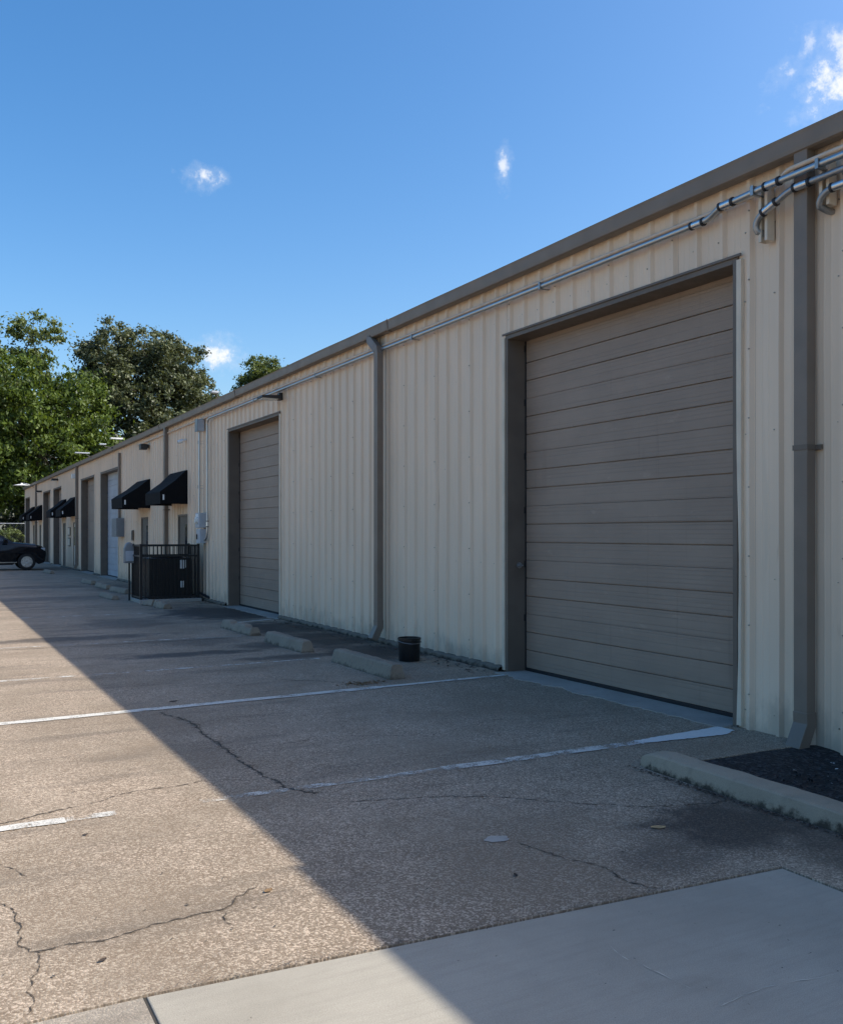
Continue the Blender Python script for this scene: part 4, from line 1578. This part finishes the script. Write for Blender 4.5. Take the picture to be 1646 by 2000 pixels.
# ------------------------------------------------------------------ trees
def leaf_mesh(name, clumps, size, mat, parent, seed, droop=0.0):
    """clumps: (centre, radius, n leaves, tint); one mesh of small bent leaf sprays"""
    rng = np.random.default_rng(seed)
    Vs, T = [], []
    for c, r, n, tint in clumps:
        n = int(n)
        d = rng.normal(size=(n, 3))
        d /= np.linalg.norm(d, axis=1)[:, None]
        rad = r * np.abs(rng.normal(0, .62, n))
        p = np.array(c) + d * rad[:, None] * np.array([1, 1, .7])
        nrm = d * .22 + rng.normal(size=(n, 3)) * .75 + np.array([0, -.1, .45])
        nrm /= np.linalg.norm(nrm, axis=1)[:, None]
        t = np.cross(nrm, rng.normal(size=(n, 3)))
        t[:, 2] -= droop
        t /= np.linalg.norm(t, axis=1)[:, None]
        bt = np.cross(nrm, t)
        s = size * rng.uniform(.6, 1.4, n)[:, None]
        quad = np.stack([p - t * s * .6, p + bt * s * .33 + nrm * s * .08, p + t * s * .6 - nrm * s * .12, p - bt * s * .33 + nrm * s * .08], 1)
        Vs.append(quad.reshape(-1, 3))
        tt = np.clip(tint + rng.normal(0, .16, n), 0, 1)
        T.append(np.repeat(tt, 4))
    V = np.concatenate(Vs)
    T = np.concatenate(T)
    nq = len(V) // 4
    me = bpy.data.meshes.new(name)
    me.vertices.add(len(V))
    me.vertices.foreach_set("co", V.astype(np.float32).ravel())
    me.loops.add(nq * 4)
    me.loops.foreach_set("vertex_index", np.arange(nq * 4, dtype=np.int32))
    me.polygons.add(nq)
    me.polygons.foreach_set("loop_start", np.arange(0, nq * 4, 4, dtype=np.int32))
    me.polygons.foreach_set("loop_total", np.full(nq, 4, dtype=np.int32))
    at = me.attributes.new("tint", "FLOAT", "POINT")
    at.data.foreach_set("value", T.astype(np.float32))
    me.materials.append(mat)
    me.update()
    me.validate()
    o = bpy.data.objects.new(name, me)
    COL.objects.link(o)
    o.parent = parent
    return o


def tree(name, loc, lobes, nclump, nleaf, rcl, size, leaf, bark, seed, label, trunk_h, trunk_r, group=None, droop=0.0, tints=(.2, .8)):
    """lobes: (x,y,z,rx,ry,rz) ellipsoids relative to the foot of the tree"""
    root = empty(name, loc, 0, label, "tree" if "shrub" not in name else "shrub", group)
    rnd = random.Random(seed)
    vol = [a[3] * a[4] * a[5] for a in lobes]
    tot = sum(v ** .7 for v in vol)
    cl_ = []
    tips = []
    for lb, v in zip(lobes, vol):
        n = max(3, int(nclump * v ** .7 / tot))
        for _ in range(n):
            d = Vector((rnd.gauss(0, 1), rnd.gauss(0, 1), rnd.gauss(0, 1))).normalized()
            rr = rnd.random() ** .35
            if rnd.random() < .12:
                rr = rnd.uniform(1.0, 1.08)
            p = Vector((lb[0] + d.x * lb[3] * rr, lb[1] + d.y * lb[4] * rr, lb[2] + d.z * lb[5] * rr))
            r = rcl * rnd.uniform(.5, 1.25)
            cl_.append((p, r, nleaf * (r / rcl) ** 1.6, rnd.uniform(*tints)))
        tips.append(Vector(lb[:3]))
    leaf_mesh("crown", cl_, size, leaf, root, seed, droop)
    b = MB()
    pts = [Vector((rnd.uniform(-.1, .1) * k, rnd.uniform(-.1, .1) * k, trunk_h * k / 5 - .2)) for k in range(6)]
    b.tube(pts, [trunk_r * (1.25 - .13 * k) for k in range(6)], 10)
    for t in tips:
        st = pts[rnd.randint(3, 5)]
        m1 = st.lerp(t, .45) + Vector((rnd.uniform(-.5, .5), rnd.uniform(-.5, .5), rnd.uniform(0, .8)))
        b.tube([st, m1, st.lerp(t, .8), t], [trunk_r * .5, trunk_r * .34, trunk_r * .2, trunk_r * .1], 7)
    for c, r, n, _ in cl_[::5]:
        t = min(tips, key=lambda q: (q - c).length)
        b.tube([t, t.lerp(c, .5) + Vector((0, 0, .2)), c], [trunk_r * .12, trunk_r * .07, trunk_r * .03], 5)
    b.build("trunk", bark, root, smooth=True)
    return root


# bright tree at the far left, hanging over the fence
tree("lime_tree", (7.6, 80.5, -.1), [(-1.5, 0, 12.2, 4.6, 4.0, 4.0), (3.0, -.5, 11.0, 3.2, 3.2, 3.6), (4.6, -1.5, 8.0, 2.6, 3.0, 3.0), (.5, -2.5, 8.2, 4.2, 3.0, 3.2),
                                    (-4.5, -.5, 9.2, 4.0, 3.4, 4.2), (-7.5, 0, 12, 4, 4, 4.5), (6.4, -2.2, 6.2, 1.9, 2.0, 1.6), (-2.5, -2, 6.0, 4.0, 2.6, 2.2)],
     620, 170, 1.0, .27, M["leaf_lime"], M["bark"], 21, "tall bright yellow-green tree at the left edge, leaning over the far roof", 9, .34, droop=.5, tints=(.0, .95))
tree("broadleaf_tree", (5.0, 95, 0), [(-2.5, 0, 20.8, 3.6, 3.5, 3.0), (4.2, 0, 20.4, 2.6, 2.6, 2.4), (1.0, 0, 16.5, 5.0, 4, 3.0), (-6, 0, 17.0, 4.6, 4, 5), (1, 0, 12, 7, 4, 4), (7.6, 0, 15.0, 2.4, 3, 2.8)],
     380, 150, 1.0, .28, M["leaf_mid"], M["bark"], 22, "pale-topped tree rising behind the bright yellow-green tree", 12, .36, tints=(.3, .9))
tree("oak_tree", (19.3, 91, -.1), [(-3.6, 0, 18.0, 2.9, 4, 3.5), (-.2, 0, 18.6, 3.2, 4, 3.1), (2.7, 0, 17.4, 2.8, 4, 3.2), (4.6, 0, 14.8, 2.1, 3, 2.8), (-4.7, 0, 14.5, 2.4, 3, 4.2), (0, -1.5, 14.2, 4.8, 4, 4.0),
  (-1, -1, 10.5, 5.2, 4, 4.0), (4.6, -.5, 11.0, 2.6, 3, 3.2), (0, 0, 7.5, 6, 4, 3.5)],
     1000, 170, .92, .25, M["leaf_oak"], M["bark"], 23, "big rounded dull grey-green oak behind the far roof", 10, .5, tints=(.05, .85))
tree("slender_tree", (35.7, 105.5, -.1), [(-.3, 0, 20.6, 2.0, 2.4, 2.4), (1.8, 0, 19.2, 1.7, 2.2, 2.6), (-1.9, 0, 18.2, 1.8, 2, 2.4), (0, 0, 14.5, 3.4, 3, 4), (2.7, 0, 20.8, .7, .8, 1.2)],
     300, 130, .75, .25, M["leaf_mid"], M["bark"], 24, "small separate tree showing above the roof right of the oak", 12, .25, tints=(.1, .8))
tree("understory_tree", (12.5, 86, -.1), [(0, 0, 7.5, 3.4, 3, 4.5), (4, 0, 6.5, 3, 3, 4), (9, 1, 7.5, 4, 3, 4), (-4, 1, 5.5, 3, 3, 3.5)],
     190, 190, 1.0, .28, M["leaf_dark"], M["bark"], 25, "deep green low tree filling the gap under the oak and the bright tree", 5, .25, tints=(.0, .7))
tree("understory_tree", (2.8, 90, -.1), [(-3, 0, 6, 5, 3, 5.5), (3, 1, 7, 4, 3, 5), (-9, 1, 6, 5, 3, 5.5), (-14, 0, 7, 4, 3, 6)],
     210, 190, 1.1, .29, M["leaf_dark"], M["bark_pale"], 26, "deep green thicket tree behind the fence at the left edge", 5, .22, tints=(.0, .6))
for k, (x, y, s, lab) in enumerate([(-2.5, 73.0, 1.1, "leafy shrub against the chain-link fence, left of the car roof"), (1.8, 73.5, 1.25, "leafy shrub behind the fence, straight above the car bonnet"),
                                    (4.9, 72.6, 1.0, "leafy shrub behind the fence touching the warehouse corner"), (-7, 74, 1.4, "leafy shrub behind the fence at its left part")]):
    tree("shrub", (x, y, -.1), [(0, 0, 1.1 * s, 1.7 * s, 1.0 * s, 1.1 * s), (.9 * s, 0, .9 * s, 1.1 * s, .8, .9 * s)], 46, 90, .42, .22, M["leaf_mid"], M["bark"], 40 + k,
         lab, .9, .06, "shrubs behind the fence", tints=(.0, .6))
for k, (x, lab) in enumerate(((.3, "thin pale bare trunk behind the fence, left one"), (3.2, "thin pale bare trunk behind the fence, right one beside the warehouse"))):
    t = empty("tree_trunk", (x, 76.5 + k, -.1), 0, lab, "tree", "thin trunks behind the fence")
    MB().tube([(0, 0, 0), (.1, 0, 2.2), (-.05, .1, 4.4), (.15, 0, 6.6)], [.13, .11, .10, .07], 9).build("trunk", M["bark_pale"], t, smooth=True)
    MB().tube([(-.0, 0.05, 3.6), (.7, .2, 5.2), (1.1, .2, 6.4)], [.06, .045, .02], 7).build("limb", M["bark_pale"], t, smooth=True)
# far wood that closes the horizon
rng = random.Random(9)
cl_ = []
for k in range(420):
    x = rng.uniform(-90, 75)
    y = 118 + rng.uniform(0, 14)
    z = rng.uniform(.5, 8.5) * (0.8 + .3 * noise.noise((x * .08, 0, 0)))
    cl_.append((Vector((x, y, z)), rng.uniform(1.3, 2.6), 70, rng.uniform(0, .6)))
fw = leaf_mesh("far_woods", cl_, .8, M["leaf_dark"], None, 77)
tag(fw, "dark wood closing the horizon behind the trees", "woods", kind="stuff")

# ------------------------------------------------------------------ litter on the ground
def leaf(x, y, L, mat, rz, label):
    b = MB()
    n = 7
    vs, fs = [], []
    for i in range(n):
        t = i / (n - 1)
        wd = L * .26 * math.sin(math.pi * min(1, t * .94 + .04)) ** .8
        zc = .004 + .010 * (L / .1) * (t - .5) ** 2
        vs += [((t - .5) * L, -wd, zc + .002), ((t - .5) * L, 0, zc), ((t - .5) * L, wd, zc + .005)]
    for i in range(n - 1):
        for q in range(2):
            fs.append((i * 3 + q, i * 3 + 3 + q, i * 3 + 4 + q, i * 3 + 1 + q))
    o = b.add(vs, fs).build("fallen_leaf", mat)
    o.location = (x, y, 0)
    o.rotation_euler = (0, 0, rz)
    tag(o, label, "leaf", "fallen leaves on the paving")


leaf(3.62, 3.91, .085, M["tan_leaf"], -.4, "tan dry leaf on the shaded paving in front of the kerb")
leaf(.61, 3.71, .034, M["dead_dark"], .4, "dark leaf on the sunlit paving at the lower left")
leaf(1.40, 4.07, .05, M["dead_leaf"], .5, "rust-brown leaf in the sun beside the long crack")
leaf(2.51, 3.69, .04, M["dead_dark"], 1.2, "tiny dark leaf in the shade near the smooth slab")
leaf(.78, 5.30, .03, M["dead_dark"], .2, "dark leaf in the sun just below the white line's end")
leaf(2.16, 9.1, .08, M["dead_dark"], .15, "dark curled leaf just above the long white line")
b = MB()
n = 28
b.add([(2.72 + .07 * math.cos(2 * math.pi * k / n) * (1 + .12 * math.sin(k * 1.1)), 4.18 + .05 * math.sin(2 * math.pi * k / n) * (1 + .12 * math.cos(k * .8)), .004) for k in range(n)], [tuple(range(n))])
b.build("paint_drip", M["old_slab"], lot_o)


def litter(name, n, area, mat, size, seed, zf=lambda x, y: 0.0):
    rnd = random.Random(seed)
    b = MB()
    for _ in range(n):
        x, y = area(rnd)
        r = size * rnd.uniform(.4, 1.4)
        an = rnd.uniform(0, 6.28)
        c, s = math.cos(an) * r, math.sin(an) * r
        z = zf(x, y) + .004
        h = r * rnd.uniform(.15, .6)
        b.add([(x - c, y - s, z), (x - s * .5, y + c * .5, z + h), (x + c, y + s, z + .002), (x + s * .5, y - c * .5, z + h * .6)], [(0, 1, 2), (0, 2, 3)])
    return tag(b.build(name, mat), kind="stuff")


litter("leaf_litter", 170, lambda r: (4.26 + r.gauss(0, .13), 9.22 + r.gauss(0, .06)), M["dead_leaf"], .018, 1)
litter("ground_litter", 900, lambda r: (r.uniform(5.70, 6.06), r.choice((r.uniform(9.3, 17.0), r.uniform(20.7, 33.5)))), M["debris"], .02, 2)
litter("ground_specks", 700, lambda r: (r.uniform(-1, 6.0), 3.6 + 16 * r.random() ** 1.5), M["debris"], .008, 4)
litter("planter_litter", 14, lambda r: (r.uniform(5.2, 6.0), r.uniform(3.6, 4.7)), M["label"], .015, 6, lambda x, y: -.03)
litter("joint_grit", 520, lambda r: (lambda t: (.70 + 3.04 * t, 3.375 - .2 * t + r.gauss(0, .012)))(r.random()), M["debris"], .0045, 12)
litter("kerb_grit", 500, lambda r: (4.415 - abs(r.gauss(0, .03)), r.uniform(2.6, 5.05)), M["dead_dark"], .010, 13)
litter("slab_specks", 60, lambda r: (r.uniform(.8, 3.6), r.uniform(1.8, 3.1)), M["debris"], .005, 8)
